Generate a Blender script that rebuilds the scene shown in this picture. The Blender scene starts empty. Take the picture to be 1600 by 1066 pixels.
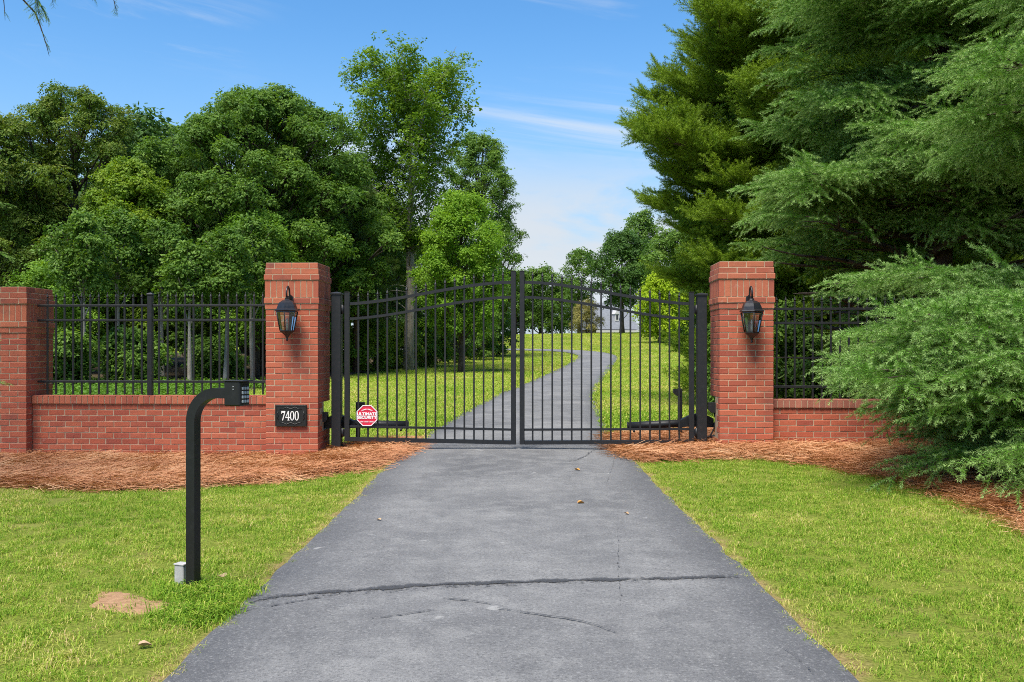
import bpy, bmesh, math, random
import numpy as np
from mathutils import Vector, Matrix, Quaternion, noise as mnoise

R = math.radians
rng = random.Random(7)
SC = bpy.context.scene
COL = SC.collection

# ------------------------------------------------------------------ camera, sky, sun, exposure
F = 1500.0            # focal length in photo pixels (1600 wide)
CAMH = 1.25
HOR = 545.0
cam_d = bpy.data.cameras.new('camera')
cam = bpy.data.objects.new('camera', cam_d); COL.objects.link(cam)
cam.location = (0, 0, CAMH); cam.rotation_euler = (R(90), 0, 0)
cam_d.sensor_width = 36; cam_d.lens = 36 * F / 1600
cam_d.shift_y = (HOR - 533) / 1600
cam_d.clip_start = 0.05; cam_d.clip_end = 6000
SC.camera = cam

SUN_EL, SUN_AZ = 64.0, 205.0      # azimuth clockwise from +Y : the sun stands behind the camera, to its left
sun_d = bpy.data.lights.new('sun', 'SUN'); sun_d.energy = 3.0; sun_d.angle = R(28); sun_d.color = (1, .94, .84)
sun = bpy.data.objects.new('sun', sun_d); COL.objects.link(sun)
sd = Vector((math.sin(R(SUN_AZ)) * math.cos(R(SUN_EL)), math.cos(R(SUN_AZ)) * math.cos(R(SUN_EL)), math.sin(R(SUN_EL))))
sun.rotation_euler = sd.to_track_quat('Z', 'Y').to_euler()
sun.location = (-20, -20, 40)

world = bpy.data.worlds.new('World'); SC.world = world; world.use_nodes = True


class NT:
    """tiny node helper"""
    def __init__(s, tree):
        s.t = tree; s.n = tree.nodes; s.n.clear()
    def add(s, typ, **kw):
        nd = s.n.new(typ)
        ins = kw.pop('ins', {})
        for k, v in kw.items(): setattr(nd, k, v)
        for k, v in ins.items(): s.put(nd.inputs[k], v)
        return nd
    def put(s, sock, v):
        if isinstance(v, bpy.types.NodeSocket): s.t.links.new(v, sock)
        elif isinstance(v, bpy.types.Node): s.t.links.new(v.outputs[0], sock)
        else:
            if hasattr(sock, 'default_value') and not isinstance(v, (int, float, bool, str)) and sock.type == 'RGBA' and len(v) == 3: v = (*v, 1)
            sock.default_value = v
    def math(s, op, a, b=0.0, c=0.0, clamp=False):
        nd = s.n.new('ShaderNodeMath'); nd.operation = op; nd.use_clamp = clamp
        s.put(nd.inputs[0], a); s.put(nd.inputs[1], b); s.put(nd.inputs[2], c)
        return nd.outputs[0]
    def mix(s, f, a, b, mode='MIX'):
        nd = s.n.new('ShaderNodeMix'); nd.data_type = 'RGBA'; nd.blend_type = mode
        s.put(nd.inputs[0], f); s.put(nd.inputs[6], a); s.put(nd.inputs[7], b)
        return nd.outputs[2]
    def noise(s, vec, scale, detail=4, rough=.55, dist=0.0):
        nd = s.n.new('ShaderNodeTexNoise'); s.put(nd.inputs['Vector'], vec)
        nd.inputs['Scale'].default_value = scale; nd.inputs['Detail'].default_value = detail
        nd.inputs['Roughness'].default_value = rough; nd.inputs['Distortion'].default_value = dist
        return nd.outputs['Fac']
    def ramp(s, f, stops, interp='LINEAR'):
        nd = s.n.new('ShaderNodeValToRGB'); s.put(nd.inputs[0], f); cr = nd.color_ramp; cr.interpolation = interp
        while len(cr.elements) < len(stops): cr.elements.new(.5)
        for e, (p, c) in zip(cr.elements, stops):
            e.position = p; e.color = (*c, 1) if not isinstance(c, (int, float)) else (c, c, c, 1)
        return nd.outputs[0]
    def sstep(s, v, a, b):
        nd = s.n.new('ShaderNodeMapRange'); nd.interpolation_type = 'SMOOTHSTEP'
        s.put(nd.inputs[0], v); nd.inputs[1].default_value = a; nd.inputs[2].default_value = b
        return nd.outputs[0]
    def scalev(s, vec, v):
        nd = s.n.new('ShaderNodeVectorMath'); nd.operation = 'MULTIPLY'; s.put(nd.inputs[0], vec); nd.inputs[1].default_value = v
        return nd.outputs[0]


w = NT(world.node_tree)
wout = w.add('ShaderNodeOutputWorld')
bg = w.add('ShaderNodeBackground', ins={'Strength': .082})
sky = w.add('ShaderNodeTexSky', sky_type='NISHITA', sun_disc=False)
sky.sun_elevation = R(SUN_EL); sky.sun_rotation = R(SUN_AZ)
sky.altitude = 300; sky.air_density = 1.0; sky.dust_density = .35; sky.ozone_density = 2.5
tc = w.add('ShaderNodeTexCoord')
sep = w.add('ShaderNodeSeparateXYZ', ins={0: tc.outputs['Generated']})
az = w.math('ARCTAN2', sep.outputs[0], sep.outputs[1]); el = w.math('ARCSINE', sep.outputs[2])
CS1, CS2 = 5.5, 6.6
v1 = w.add('ShaderNodeCombineXYZ', ins={0: w.math('MULTIPLY', az, 2.6), 1: w.math('ADD', w.math('MULTIPLY', el, 17.0), w.math('MULTIPLY', az, 2.2)), 2: CS1})
n1 = w.noise(v1.outputs[0], 1.0, 8, .62, .9)
v2 = w.add('ShaderNodeCombineXYZ', ins={0: w.math('MULTIPLY', az, 2.4), 1: w.math('MULTIPLY', el, 6.0), 2: CS2})
n2 = w.noise(v2.outputs[0], 1.0, 3, .5, .2)
wisp = w.math('MULTIPLY', w.math('MULTIPLY', w.sstep(n1, .47, .70), w.sstep(n2, .44, .62)), .72)
low = w.math('SUBTRACT', 1.0, w.sstep(el, .05, .27))
v3 = w.add('ShaderNodeCombineXYZ', ins={0: w.math('MULTIPLY', az, 3.4), 1: w.math('MULTIPLY', el, 13.0), 2: CS2 + 5})
n3 = w.noise(v3.outputs[0], 1.0, 7, .58, .4)
lowc = w.math('MULTIPLY', w.math('MULTIPLY', w.sstep(n3, .37, .54), w.sstep(low, .05, .75)), .85)
veil = w.math('MULTIPLY', w.math('SUBTRACT', 1.0, w.sstep(el, .0, .34)), .80)
hsv = w.add('ShaderNodeHueSaturation', ins={'Hue': .498, 'Saturation': 1.27, 'Value': 1.0, 'Color': sky.outputs[0]})
skyc = w.mix(veil, hsv.outputs[0], (1.7, 2.65, 3.7))
skyc = w.mix(lowc, skyc, (3.6, 3.75, 3.95))
skyc = w.mix(wisp, skyc, (3.9, 4.1, 4.3))
w.put(bg.inputs[0], skyc); w.put(wout.inputs[0], bg.outputs[0])

SC.view_settings.view_transform = 'Standard'; SC.view_settings.look = 'None'
SC.view_settings.gamma = 1; SC.view_settings.use_curve_mapping = False
SC.view_settings.exposure = 1.36
SC.cycles.max_bounces = 5; SC.cycles.diffuse_bounces = 3; SC.cycles.transmission_bounces = 4; SC.cycles.transparent_max_bounces = 12
SC.cycles.use_adaptive_sampling = True; SC.cycles.adaptive_threshold = .012
SC.cycles.use_denoising = False
SC.cycles.pixel_filter_type = 'BLACKMAN_HARRIS'; SC.cycles.filter_width = 1.0


# ------------------------------------------------------------------ helpers
def tag(o, label=None, cat=None, group=None, kind=None):
    if label: o['label'] = label
    if cat: o['category'] = cat
    if group: o['group'] = group
    if kind: o['kind'] = kind
    return o

def link(o, parent=None):
    COL.objects.link(o)
    if parent is not None: o.parent = parent
    return o

def empty(name, loc=(0, 0, 0), rz=0.0):
    o = bpy.data.objects.new(name, None); o.location = loc; o.rotation_euler = (0, 0, rz)
    o.empty_display_size = .2
    return link(o)

def mesh_obj(name, me, parent=None, loc=(0, 0, 0), rot=(0, 0, 0), scale=(1, 1, 1)):
    o = bpy.data.objects.new(name, me); o.location = loc; o.rotation_euler = rot; o.scale = scale
    return link(o, parent)


class MB:
    """collects shapes, builds ONE mesh"""
    def __init__(s): s.v = []; s.f = []; s.sm = []
    def _add(s, vs, fs, smooth=False):
        b = len(s.v); s.v.extend([tuple(p) for p in vs]); s.f.extend([tuple(i + b for i in f) for f in fs]); s.sm.extend([smooth] * len(fs))
    def box(s, c, d, rz=0.0, bev=0.0):
        x, y, z = [k / 2 for k in d]
        if bev <= 0:
            vs = [(sx * x, sy * y, sz * z) for sz in (-1, 1) for sy in (-1, 1) for sx in (-1, 1)]
            fs = [(0, 2, 3, 1), (4, 5, 7, 6), (0, 1, 5, 4), (2, 6, 7, 3), (0, 4, 6, 2), (1, 3, 7, 5)]
        else:
            vs = []; idx = {}
            for sx in (-1, 1):
                for sy in (-1, 1):
                    for sz in (-1, 1):
                        for ax in range(3):
                            p = [sx * (x - bev), sy * (y - bev), sz * (z - bev)]
                            p[ax] = (sx * x, sy * y, sz * z)[ax]
                            idx[(sx, sy, sz, ax)] = len(vs); vs.append(tuple(p))
            fs = []
            I = lambda a, b, c, ax: idx[(a, b, c, ax)]
            for q in (-1, 1):
                f = [I(q, -1, -1, 0), I(q, 1, -1, 0), I(q, 1, 1, 0), I(q, -1, 1, 0)]; fs.append(f if q > 0 else f[::-1])
                f = [I(-1, q, -1, 1), I(1, q, -1, 1), I(1, q, 1, 1), I(-1, q, 1, 1)]; fs.append(f[::-1] if q > 0 else f)
                f = [I(-1, -1, q, 2), I(1, -1, q, 2), I(1, 1, q, 2), I(-1, 1, q, 2)]; fs.append(f if q > 0 else f[::-1])
            for a in (-1, 1):
                for b in (-1, 1):
                    f = [I(a, b, -1, 0), I(a, b, -1, 1), I(a, b, 1, 1), I(a, b, 1, 0)]; fs.append(f if a * b > 0 else f[::-1])
                    f = [I(a, -1, b, 0), I(a, 1, b, 0), I(a, 1, b, 2), I(a, -1, b, 2)]; fs.append(f if a * b > 0 else f[::-1])
                    f = [I(-1, a, b, 1), I(-1, a, b, 2), I(1, a, b, 2), I(1, a, b, 1)]; fs.append(f if a * b > 0 else f[::-1])
                    for c_ in (-1, 1):
                        f = [I(a, b, c_, 0), I(a, b, c_, 1), I(a, b, c_, 2)]; fs.append(f if a * b * c_ > 0 else f[::-1])
        cs, sn = math.cos(rz), math.sin(rz)
        s._add([(c[0] + p[0] * cs - p[1] * sn, c[1] + p[0] * sn + p[1] * cs, c[2] + p[2]) for p in vs], fs)
        return s
    def tube(s, pts, rad, sides=6, smooth=True, cap=True):
        pts = [Vector(p) for p in pts]; n = len(pts)
        if not hasattr(rad, '__len__'): rad = [rad] * n
        vs = []; ref = None
        for i, p in enumerate(pts):
            t = (pts[min(i + 1, n - 1)] - pts[max(i - 1, 0)])
            t = t.normalized() if t.length > 1e-9 else Vector((0, 0, 1))
            if ref is None: ref = Vector((1, 0, 0)) if abs(t.x) < .8 else Vector((0, 1, 0))
            a = ref - t * ref.dot(t); a.normalize(); ref = a; b = t.cross(a)
            for k in range(sides):
                th = 2 * math.pi * k / sides
                vs.append(p + (a * math.cos(th) + b * math.sin(th)) * rad[i])
        fs = [(i * sides + k, i * sides + (k + 1) % sides, (i + 1) * sides + (k + 1) % sides, (i + 1) * sides + k) for i in range(n - 1) for k in range(sides)]
        if cap: fs += [tuple(range(sides))[::-1], tuple((n - 1) * sides + k for k in range(sides))]
        s._add(vs, fs, smooth); return s
    def sweep(s, pts, w_, h_, side=(0, 1, 0)):
        """rectangular bar along a polyline; w_ across 'side', h_ across the other"""
        pts = [Vector(p) for p in pts]; n = len(pts); sv = Vector(side).normalized(); vs = []
        for i, p in enumerate(pts):
            t = (pts[min(i + 1, n - 1)] - pts[max(i - 1, 0)]).normalized(); u = t.cross(sv).normalized()
            for a, b in ((-1, -1), (1, -1), (1, 1), (-1, 1)): vs.append(p + sv * (a * w_ / 2) + u * (b * h_ / 2))
        fs = [(i * 4 + k, i * 4 + (k + 1) % 4, (i + 1) * 4 + (k + 1) % 4, (i + 1) * 4 + k) for i in range(n - 1) for k in range(4)]
        fs += [(0, 1, 2, 3), tuple((n - 1) * 4 + k for k in (3, 2, 1, 0))]
        s._add(vs, fs); return s
    def lathe(s, prof, sides=8, c=(0, 0, 0), smooth=False, phase=0.0):
        vs = []; n = len(prof)
        for r_, z in prof:
            for k in range(sides):
                th = phase + 2 * math.pi * k / sides; vs.append((c[0] + r_ * math.cos(th), c[1] + r_ * math.sin(th), c[2] + z))
        fs = [(i * sides + k, i * sides + (k + 1) % sides, (i + 1) * sides + (k + 1) % sides, (i + 1) * sides + k) for i in range(n - 1) for k in range(sides)]
        fs += [tuple(range(sides))[::-1], tuple((n - 1) * sides + k for k in range(sides))]
        s._add(vs, fs, smooth); return s
    def prism(s, poly, y0, y1):
        """polygon in x-z, extruded in y"""
        n = len(poly)
        vs = [(p[0], y0, p[1]) for p in poly] + [(p[0], y1, p[1]) for p in poly]
        fs = [tuple(range(n)), tuple(range(2 * n - 1, n - 1, -1))] + [(i, i + n, (i + 1) % n + n, (i + 1) % n) for i in range(n)]
        s._add(vs, fs); return s
    def ring(s, outer, inner, y0, y1):
        n = len(outer); vs = []
        for y in (y0, y1):
            vs += [(p[0], y, p[1]) for p in outer] + [(p[0], y, p[1]) for p in inner]
        fs = []
        for i in range(n):
            j = (i + 1) % n
            fs += [(i, j, n + j, n + i), (2 * n + i, 3 * n + i, 3 * n + j, 2 * n + j), (i, 2 * n + i, 2 * n + j, j), (n + i, n + j, 3 * n + j, 3 * n + i)]
        s._add(vs, fs); return s
    def mesh(s, name, mat=None, fix=True):
        me = bpy.data.meshes.new(name); me.from_pydata(s.v, [], s.f)
        if fix:
            bm = bmesh.new(); bm.from_mesh(me); bmesh.ops.recalc_face_normals(bm, faces=bm.faces); bm.to_mesh(me); bm.free()
        me.polygons.foreach_set('use_smooth', s.sm)
        if mat: me.materials.append(mat)
        return me
    def build(s, name, mat, parent=None, loc=(0, 0, 0), rot=(0, 0, 0), fix=True):
        return mesh_obj(name, s.mesh(name, mat, fix), parent, loc, rot)


def smooth(t): t = max(0.0, min(1.0, t)); return t * t * (3 - 2 * t)

# ------------------------------------------------------------------ terrain height
_hy = [-30, 0, 8, 12, 20, 34, 45, 54, 65, 75, 90, 110, 130, 165, 260, 600, 3000]
_hz = [0, 0, 0, .04, .03, .03, .15, .36, .66, 1.02, 1.68, 2.62, 3.1, 3.2, 2.0, 0, 0]
def _herm(y):
    if y <= _hy[0]: return _hz[0]
    if y >= _hy[-1]: return _hz[-1]
    for i in range(len(_hy) - 1):
        if y <= _hy[i + 1]: break
    h = _hy[i + 1] - _hy[i]; t = (y - _hy[i]) / h
    def sl(k):
        if k <= 0 or k >= len(_hy) - 1: return 0
        a = (_hz[k] - _hz[k - 1]) / (_hy[k] - _hy[k - 1]); b = (_hz[k + 1] - _hz[k]) / (_hy[k + 1] - _hy[k])
        return 0 if a * b <= 0 else 2 * a * b / (a + b)
    return (_hz[i] * (1 + 2 * t) * (1 - t) ** 2 + sl(i) * h * t * (1 - t) ** 2 + _hz[i + 1] * t * t * (3 - 2 * t) - sl(i + 1) * h * t * t * (1 - t))
def H(x, y):
    z = _herm(y)
    z += .06 * smooth((x - 1.35) / 1.4) * smooth((y - 6.5) / 4) * (1 - smooth((y - 13) / 8))
    z -= .11 * smooth((-x - 1.35) / 1.2) * smooth((y - 7.5) / 3) * (1 - smooth((y - 14) / 6))
    z += .016 * x * smooth((y - 50) / 60) * (1 - smooth((abs(x) - 40) / 60))
    if abs(x) > 1.5 and y < 60:
        z += .025 * (mnoise.noise((x * .35, y * .35, 3)) ) * smooth((abs(x) - 1.5) / 1.0)
    return z

def ray(u, v, Y):
    return Vector(((u - 800) / F * Y, Y, CAMH + (HOR - v) / F * Y))

# gate frame: local x along the wall line, local y away from the camera
GA = R(-2.0); G0 = Vector((.055, 11.02, 0))
gx = Vector((math.cos(GA), math.sin(GA), 0)); gy = Vector((-math.sin(GA), math.cos(GA), 0))
def GW(x, y, z=0): return G0 + gx * x + gy * y + Vector((0, 0, z))
def GP(u, v, ly):
    """photo pixel -> (local x, z) on the plane local y = ly"""
    d = Vector(((u - 800) / F, 1, (HOR - v) / F)); o = Vector((0, 0, CAMH))
    t = (G0 + gy * ly - o).dot(gy) / d.dot(gy); p = o + d * t - G0
    return p.dot(gx), p.z

# ------------------------------------------------------------------ materials
def new_mat(name):
    m = bpy.data.materials.new(name); m.use_nodes = True
    t = NT(m.node_tree); out = t.add('ShaderNodeOutputMaterial'); b = t.add('ShaderNodeBsdfPrincipled'); t.put(out.inputs[0], b.outputs[0])
    return m, t, b, out
def coords(t, kind='Object'):
    return t.add('ShaderNodeTexCoord').outputs[kind]
def wpos(t): return t.add('ShaderNodeNewGeometry').outputs['Position']
def bump(t, b, h, strength, dist):
    nd = t.add('ShaderNodeBump', ins={'Height': h, 'Strength': strength, 'Distance': dist}); t.put(b.inputs['Normal'], nd.outputs[0])
def oinfo(t): return t.add('ShaderNodeObjectInfo').outputs['Random']

def brick_mat(name, c0, c1, c2, dirty=.25, dark=(.10, .045, .035)):
    m, t, b, o = new_mat(name); r = oinfo(t); p = wpos(t)
    col = t.ramp(r, [(0, c0), (.45, c1), (.8, c2), (1, c0)])
    n = t.noise(p, 38, 5, .65); col = t.mix(t.math('MULTIPLY', t.sstep(n, .45, .75), .35), col, tuple(k * .72 for k in c0))
    n2 = t.noise(p, 2.3, 5, .6); col = t.mix(t.math('MULTIPLY', t.sstep(n2, .55, .75), dirty), col, dark)
    n3 = t.noise(p, 9, 4, .6); col = t.mix(t.math('MULTIPLY', t.sstep(n3, .60, .78), .22), col, (.55, .40, .33))
    t.put(b.inputs['Base Color'], col); b.inputs['Roughness'].default_value = .88
    bump(t, b, t.noise(p, 150, 4, .7), .5, .004)
    return m
BRICK = brick_mat('brick_red', (.385, .088, .044), (.44, .116, .058), (.30, .064, .037), .40)
BRICK_CAP = brick_mat('brick_weathered', (.34, .12, .075), (.27, .095, .065), (.38, .14, .09), .5, (.13, .075, .055))
BRICK_TOP = brick_mat('brick_stained', (.395, .100, .050), (.44, .130, .064), (.30, .072, .042), .75, (.085, .05, .045))
def mortar_mat():
    m, t, b, o = new_mat('mortar'); p = wpos(t)
    c = t.ramp(t.noise(p, 14, 5, .6), [(.3, (.30, .205, .13)), (.7, (.47, .345, .23))])
    t.put(b.inputs['Base Color'], c); b.inputs['Roughness'].default_value = .95; bump(t, b, t.noise(p, 220, 3), .5, .003); return m
MORTAR = mortar_mat()

def metal_mat(name, c, rough=.42, worn=.0):
    m, t, b, o = new_mat(name); p = wpos(t)
    n = t.noise(p, 25, 4, .6)
    t.put(b.inputs['Base Color'], t.mix(t.math('MULTIPLY', t.sstep(n, .5, .8), .5), c, tuple(k * 1.8 + .006 for k in c)))
    t.put(b.inputs['Roughness'], t.math('ADD', t.math('MULTIPLY', n, .25), rough - .1)); b.inputs['Specular IOR Level'].default_value = .5
    bump(t, b, t.noise(p, 300, 2), .12, .002); return m
IRON = metal_mat('black_painted_iron', (.0085, .0085, .0095), .5)
POSTM = metal_mat('black_post_paint', (.004, .004, .004), .5)
PLAST = metal_mat('black_plastic', (.007, .007, .008), .5)
LANT = metal_mat('lantern_metal', (.012, .012, .014), .36)
GREYB = metal_mat('grey_conduit_box', (.36, .35, .34), .7)
PLAQ = metal_mat('cast_plaque_black', (.012, .012, .011), .38)

def plain(name, c, rough=.7, emit=None):
    m, t, b, o = new_mat(name); p = wpos(t); n = t.noise(p, 40, 3)
    t.put(b.inputs['Base Color'], t.mix(n, tuple(k * .88 for k in c), tuple(min(1, k * 1.1) for k in c))); b.inputs['Roughness'].default_value = rough; return m
WHITE = plain('white_paint', (.78, .76, .72)); SIGNRED = plain('sign_red', (.62, .018, .055), .45); SIGNWHITE = plain('sign_white', (.82, .78, .78), .5)
NUMW = plain('number_paint', (.80, .79, .74), .55)
KEYS = plain('key_grey', (.35, .37, .37), .5); CREAM = plain('candle_cream', (.75, .68, .52), .6)

def glass_mat():
    m = bpy.data.materials.new('lantern_glass'); m.use_nodes = True; t = NT(m.node_tree); o = t.add('ShaderNodeOutputMaterial')
    tr = t.add('ShaderNodeBsdfTransparent', ins={0: (.80, .84, .84)}); gl = t.add('ShaderNodeBsdfGlossy', ins={'Roughness': .06, 'Color': (.9, .9, .9)})
    fr = t.add('ShaderNodeFresnel', ins={'IOR': 1.5}); mx = t.add('ShaderNodeMixShader', ins={0: t.math('ADD', fr.outputs[0], .08), 1: tr.outputs[0], 2: gl.outputs[0]})
    t.put(o.inputs[0], mx.outputs[0]); return m
GLASS = glass_mat()

def asphalt_mat():
    m, t, b, o = new_mat('asphalt'); p = wpos(t); at = t.add('ShaderNodeAttribute', attribute_name='across').outputs['Fac']
    big = t.noise(p, .55, 5, .6, .4); mid = t.noise(p, 4.5, 6, .68); fine = t.noise(p, 130, 4, .75); agg = t.add('ShaderNodeTexVoronoi', ins={'Vector': p, 'Scale': 190.0})
    col = t.ramp(big, [(.30, (.098, .098, .101)), (.50, (.150, .149, .150)), (.70, (.215, .212, .208))])
    col = t.mix(t.math('MULTIPLY', t.sstep(mid, .42, .68), .45), col, (.27, .266, .258))
    streak = t.noise(t.scalev(p, (2.6, .4, 1)), 1.0, 6, .65); col = t.mix(t.math('MULTIPLY', t.sstep(streak, .48, .72), .42), col, (.080, .081, .085))
    m2 = t.noise(p, 16, 5, .7); col = t.mix(t.math('MULTIPLY', t.sstep(m2, .50, .68), .34), col, (.075, .076, .079))
    edge = t.sstep(t.math('ADD', at, t.math('MULTIPLY', t.math('SUBTRACT', mid, .5), .5)), .66, .97)
    col = t.mix(t.math('MULTIPLY', edge, .55), col, (.048, .051, .059))
    grit = t.noise(p, 62, 3, .8); col = t.mix(t.math('MULTIPLY', t.sstep(grit, .52, .66), .55), col, (.050, .050, .052))
    col = t.mix(t.math('MULTIPLY', t.sstep(grit, .47, .34), .0), col, (.3, .3, .3))
    col = t.mix(t.math('MULTIPLY', t.math('SUBTRACT', 1.0, t.sstep(grit, .34, .44)), .45), col, (.33, .325, .315))
    col = t.mix(t.math('MULTIPLY', t.sstep(fine, .48, .66), .40), col, (.050, .050, .051))
    col = t.mix(t.math('MULTIPLY', t.sstep(agg.outputs['Color'], .72, .95), .16), col, (.36, .355, .35))
    spots = t.noise(p, 7.0, 2, .5); col = t.mix(t.math('MULTIPLY', t.sstep(spots, .72, .79), .5), col, (.36, .355, .34))
    t.put(b.inputs['Base Color'], col); t.put(b.inputs['Roughness'], t.math('ADD', .70, t.math('MULTIPLY', fine, .2)))
    b.inputs['Specular IOR Level'].default_value = .35
    bump(t, b, t.math('ADD', t.math('MULTIPLY', fine, .6), t.math('MULTIPLY', agg.outputs['Distance'], .5)), .7, .006); return m
ASPHALT = asphalt_mat()

def tar_mat():
    m = bpy.data.materials.new('crack_filler'); m.use_nodes = True; t = NT(m.node_tree); o = t.add('ShaderNodeOutputMaterial'); p = wpos(t)
    b = t.add('ShaderNodeBsdfPrincipled', ins={'Base Color': (.045, .046, .05), 'Roughness': .8})
    at = t.add('ShaderNodeAttribute', attribute_name='fade').outputs['Fac']
    f = t.sstep(t.math('ADD', at, t.math('MULTIPLY', t.math('SUBTRACT', t.noise(p, 34, 6, .75), .5), 2.8)), .35, .75)
    mx = t.add('ShaderNodeMixShader', ins={0: t.math('MULTIPLY', f, .82), 1: t.add('ShaderNodeBsdfTransparent').outputs[0], 2: b.outputs[0]})
    t.put(o.inputs[0], mx.outputs[0]); return m
TAR = tar_mat()

def lawn_ground_mat():
    m, t, b, o = new_mat('lawn_soil'); p = wpos(t)
    fine = t.noise(p, 45, 5, .7); mid = t.noise(p, 3.0, 5, .6); big = t.noise(p, .35, 4, .6)
    col = t.ramp(fine, [(.3, (.085, .105, .015)), (.55, (.19, .225, .035)), (.8, (.30, .29, .08))])
    col = t.mix(t.math('MULTIPLY', t.sstep(mid, .52, .74), .45), col, (.22, .165, .07))
    col = t.mix(t.math('MULTIPLY', t.sstep(big, .50, .70), .40), col, (.235, .205, .075))
    sp = t.add('ShaderNodeSeparateXYZ', ins={0: p}); ax = t.math('ABSOLUTE', sp.outputs[0])
    verge = t.math('MULTIPLY', t.math('SUBTRACT', 1.0, t.sstep(t.math('ADD', ax, t.math('MULTIPLY', t.math('SUBTRACT', mid, .5), .5)), 1.30, 1.42)), t.math('SUBTRACT', 1.0, t.sstep(sp.outputs[1], 11, 13)))
    col = t.mix(t.math('MULTIPLY', verge, .75), col, t.ramp(fine, [(.3, (.16, .10, .045)), (.6, (.36, .25, .12)), (.8, (.52, .40, .22))]))
    t.put(b.inputs['Base Color'], col); b.inputs['Roughness'].default_value = 1.0; b.inputs['Specular IOR Level'].default_value = .1
    bump(t, b, t.math('ADD', fine, t.noise(p, 8, 3)), .8, .03); return m
LAWN = lawn_ground_mat()

def mottled(name, stops, scale, bs=.6, bd=.02, stretch=(1, 1, 1)):
    m, t, b, o = new_mat(name); p = t.scalev(wpos(t), stretch)
    t.put(b.inputs['Base Color'], t.ramp(t.noise(p, scale, 6, .7), stops)); b.inputs['Roughness'].default_value = .95; b.inputs['Specular IOR Level'].default_value = .15
    bump(t, b, t.noise(p, scale * 2.3, 5, .7), bs, bd); return m
STRAWBED = mottled('straw_bed', [(.3, (.11, .045, .02)), (.55, (.30, .14, .065)), (.8, (.46, .26, .14))], 26, .9, .03)
CLAY = mottled('bare_clay', [(.3, (.25, .14, .075)), (.6, (.37, .225, .125)), (.8, (.46, .31, .19))], 22, .8, .015)
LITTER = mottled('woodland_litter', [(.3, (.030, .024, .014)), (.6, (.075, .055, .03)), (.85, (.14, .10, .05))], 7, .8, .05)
BARK_G = mottled('bark_grey', [(.3, (.17, .15, .12)), (.6, (.34, .31, .265)), (.85, (.52, .49, .43))], 9, .9, .03, (1, 1, .25))
BARK_D = mottled('bark_dark', [(.3, (.035, .028, .022)), (.6, (.085, .068, .054)), (.85, (.16, .13, .105))], 10, .9, .03, (1, 1, .3))
BARK_C = mottled('bark_cedar', [(.3, (.040, .028, .022)), (.6, (.10, .074, .060)), (.85, (.22, .18, .155))], 16, .9, .02, (1, 1, .5))
BARK_P = mottled('bark_pine', [(.3, (.05, .034, .024)), (.6, (.13, .085, .058)), (.85, (.22, .16, .12))], 10, .9, .03, (1, 1, .35))
SHINGLE = mottled('roof_shingle', [(.3, (.13, .14, .155)), (.7, (.20, .21, .235))], 3, .4, .02)
SIDING = plain('house_siding', (.48, .47, .46)); DARKGL = plain('dark_window', (.02, .022, .025), .15); BRICKFAR = plain('house_brick', (.12, .075, .06))

def leaf_mat(name, stops, trans=.35, tipc=None, rough=.5, spec=.35, lvw=.3):
    """foliage: colour varies per instance (tint attribute on the points) and per leaf"""
    m = bpy.data.materials.new(name); m.use_nodes = True; t = NT(m.node_tree); o = t.add('ShaderNodeOutputMaterial')
    tint = t.add('ShaderNodeAttribute', attribute_name='tint', attribute_type='INSTANCER').outputs['Fac']
    lv = t.add('ShaderNodeAttribute', attribute_name='leafv').outputs['Fac']
    f = t.math('ADD', t.math('MULTIPLY', tint, 1 - lvw), t.math('MULTIPLY', lv, lvw))
    col = t.ramp(f, stops)
    if tipc:
        tip = t.add('ShaderNodeAttribute', attribute_name='tip').outputs['Fac']; col = t.mix(t.math('MULTIPLY', tip, .85), col, tipc)
    b = t.add('ShaderNodeBsdfPrincipled', ins={'Base Color': col, 'Roughness': rough, 'Specular IOR Level': spec})
    tr = t.add('ShaderNodeBsdfTranslucent', ins={0: t.mix(1.0, col, (1.25, 1.25, .55), 'MULTIPLY')})
    mx = t.add('ShaderNodeMixShader', ins={0: trans, 1: b.outputs[0], 2: tr.outputs[0]}); t.put(o.inputs[0], mx.outputs[0]); return m

# ------------------------------------------------------------------ scatter by geometry nodes (foliage, grass, needles)
def variants(name, meshes):
    c = bpy.data.collections.new(name)
    for i, me in enumerate(meshes):
        c.objects.link(bpy.data.objects.new('%s_%02d' % (name, i), me))
    return c, len(meshes)

_groups = {}
def scatter_group(c):
    if c.name in _groups: return _groups[c.name]
    g = bpy.data.node_groups.new('scatter_' + c.name, 'GeometryNodeTree')
    g.interface.new_socket('Geometry', in_out='INPUT', socket_type='NodeSocketGeometry')
    g.interface.new_socket('Geometry', in_out='OUTPUT', socket_type='NodeSocketGeometry')
    n = g.nodes; L = g.links
    gi = n.new('NodeGroupInput'); go = n.new('NodeGroupOutput')
    ci = n.new('GeometryNodeCollectionInfo'); ci.inputs['Collection'].default_value = c
    ci.inputs['Separate Children'].default_value = True; ci.inputs['Reset Children'].default_value = True
    def attr(nm, ty):
        a = n.new('GeometryNodeInputNamedAttribute'); a.data_type = ty; a.inputs['Name'].default_value = nm
        return [s_ for s_ in a.outputs if s_.enabled and s_.name == 'Attribute'][0]
    ip = n.new('GeometryNodeInstanceOnPoints'); ip.inputs['Pick Instance'].default_value = True
    er = n.new('FunctionNodeEulerToRotation')
    L.new(attr('rot', 'FLOAT_VECTOR'), er.inputs[0]); L.new(er.outputs[0], ip.inputs['Rotation'])
    L.new(attr('scl', 'FLOAT_VECTOR'), ip.inputs['Scale']); L.new(attr('var', 'INT'), ip.inputs['Instance Index'])
    L.new(gi.outputs[0], ip.inputs['Points']); L.new(ci.outputs[0], ip.inputs['Instance']); L.new(ip.outputs[0], go.inputs[0])
    _groups[c.name] = g
    return g

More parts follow.
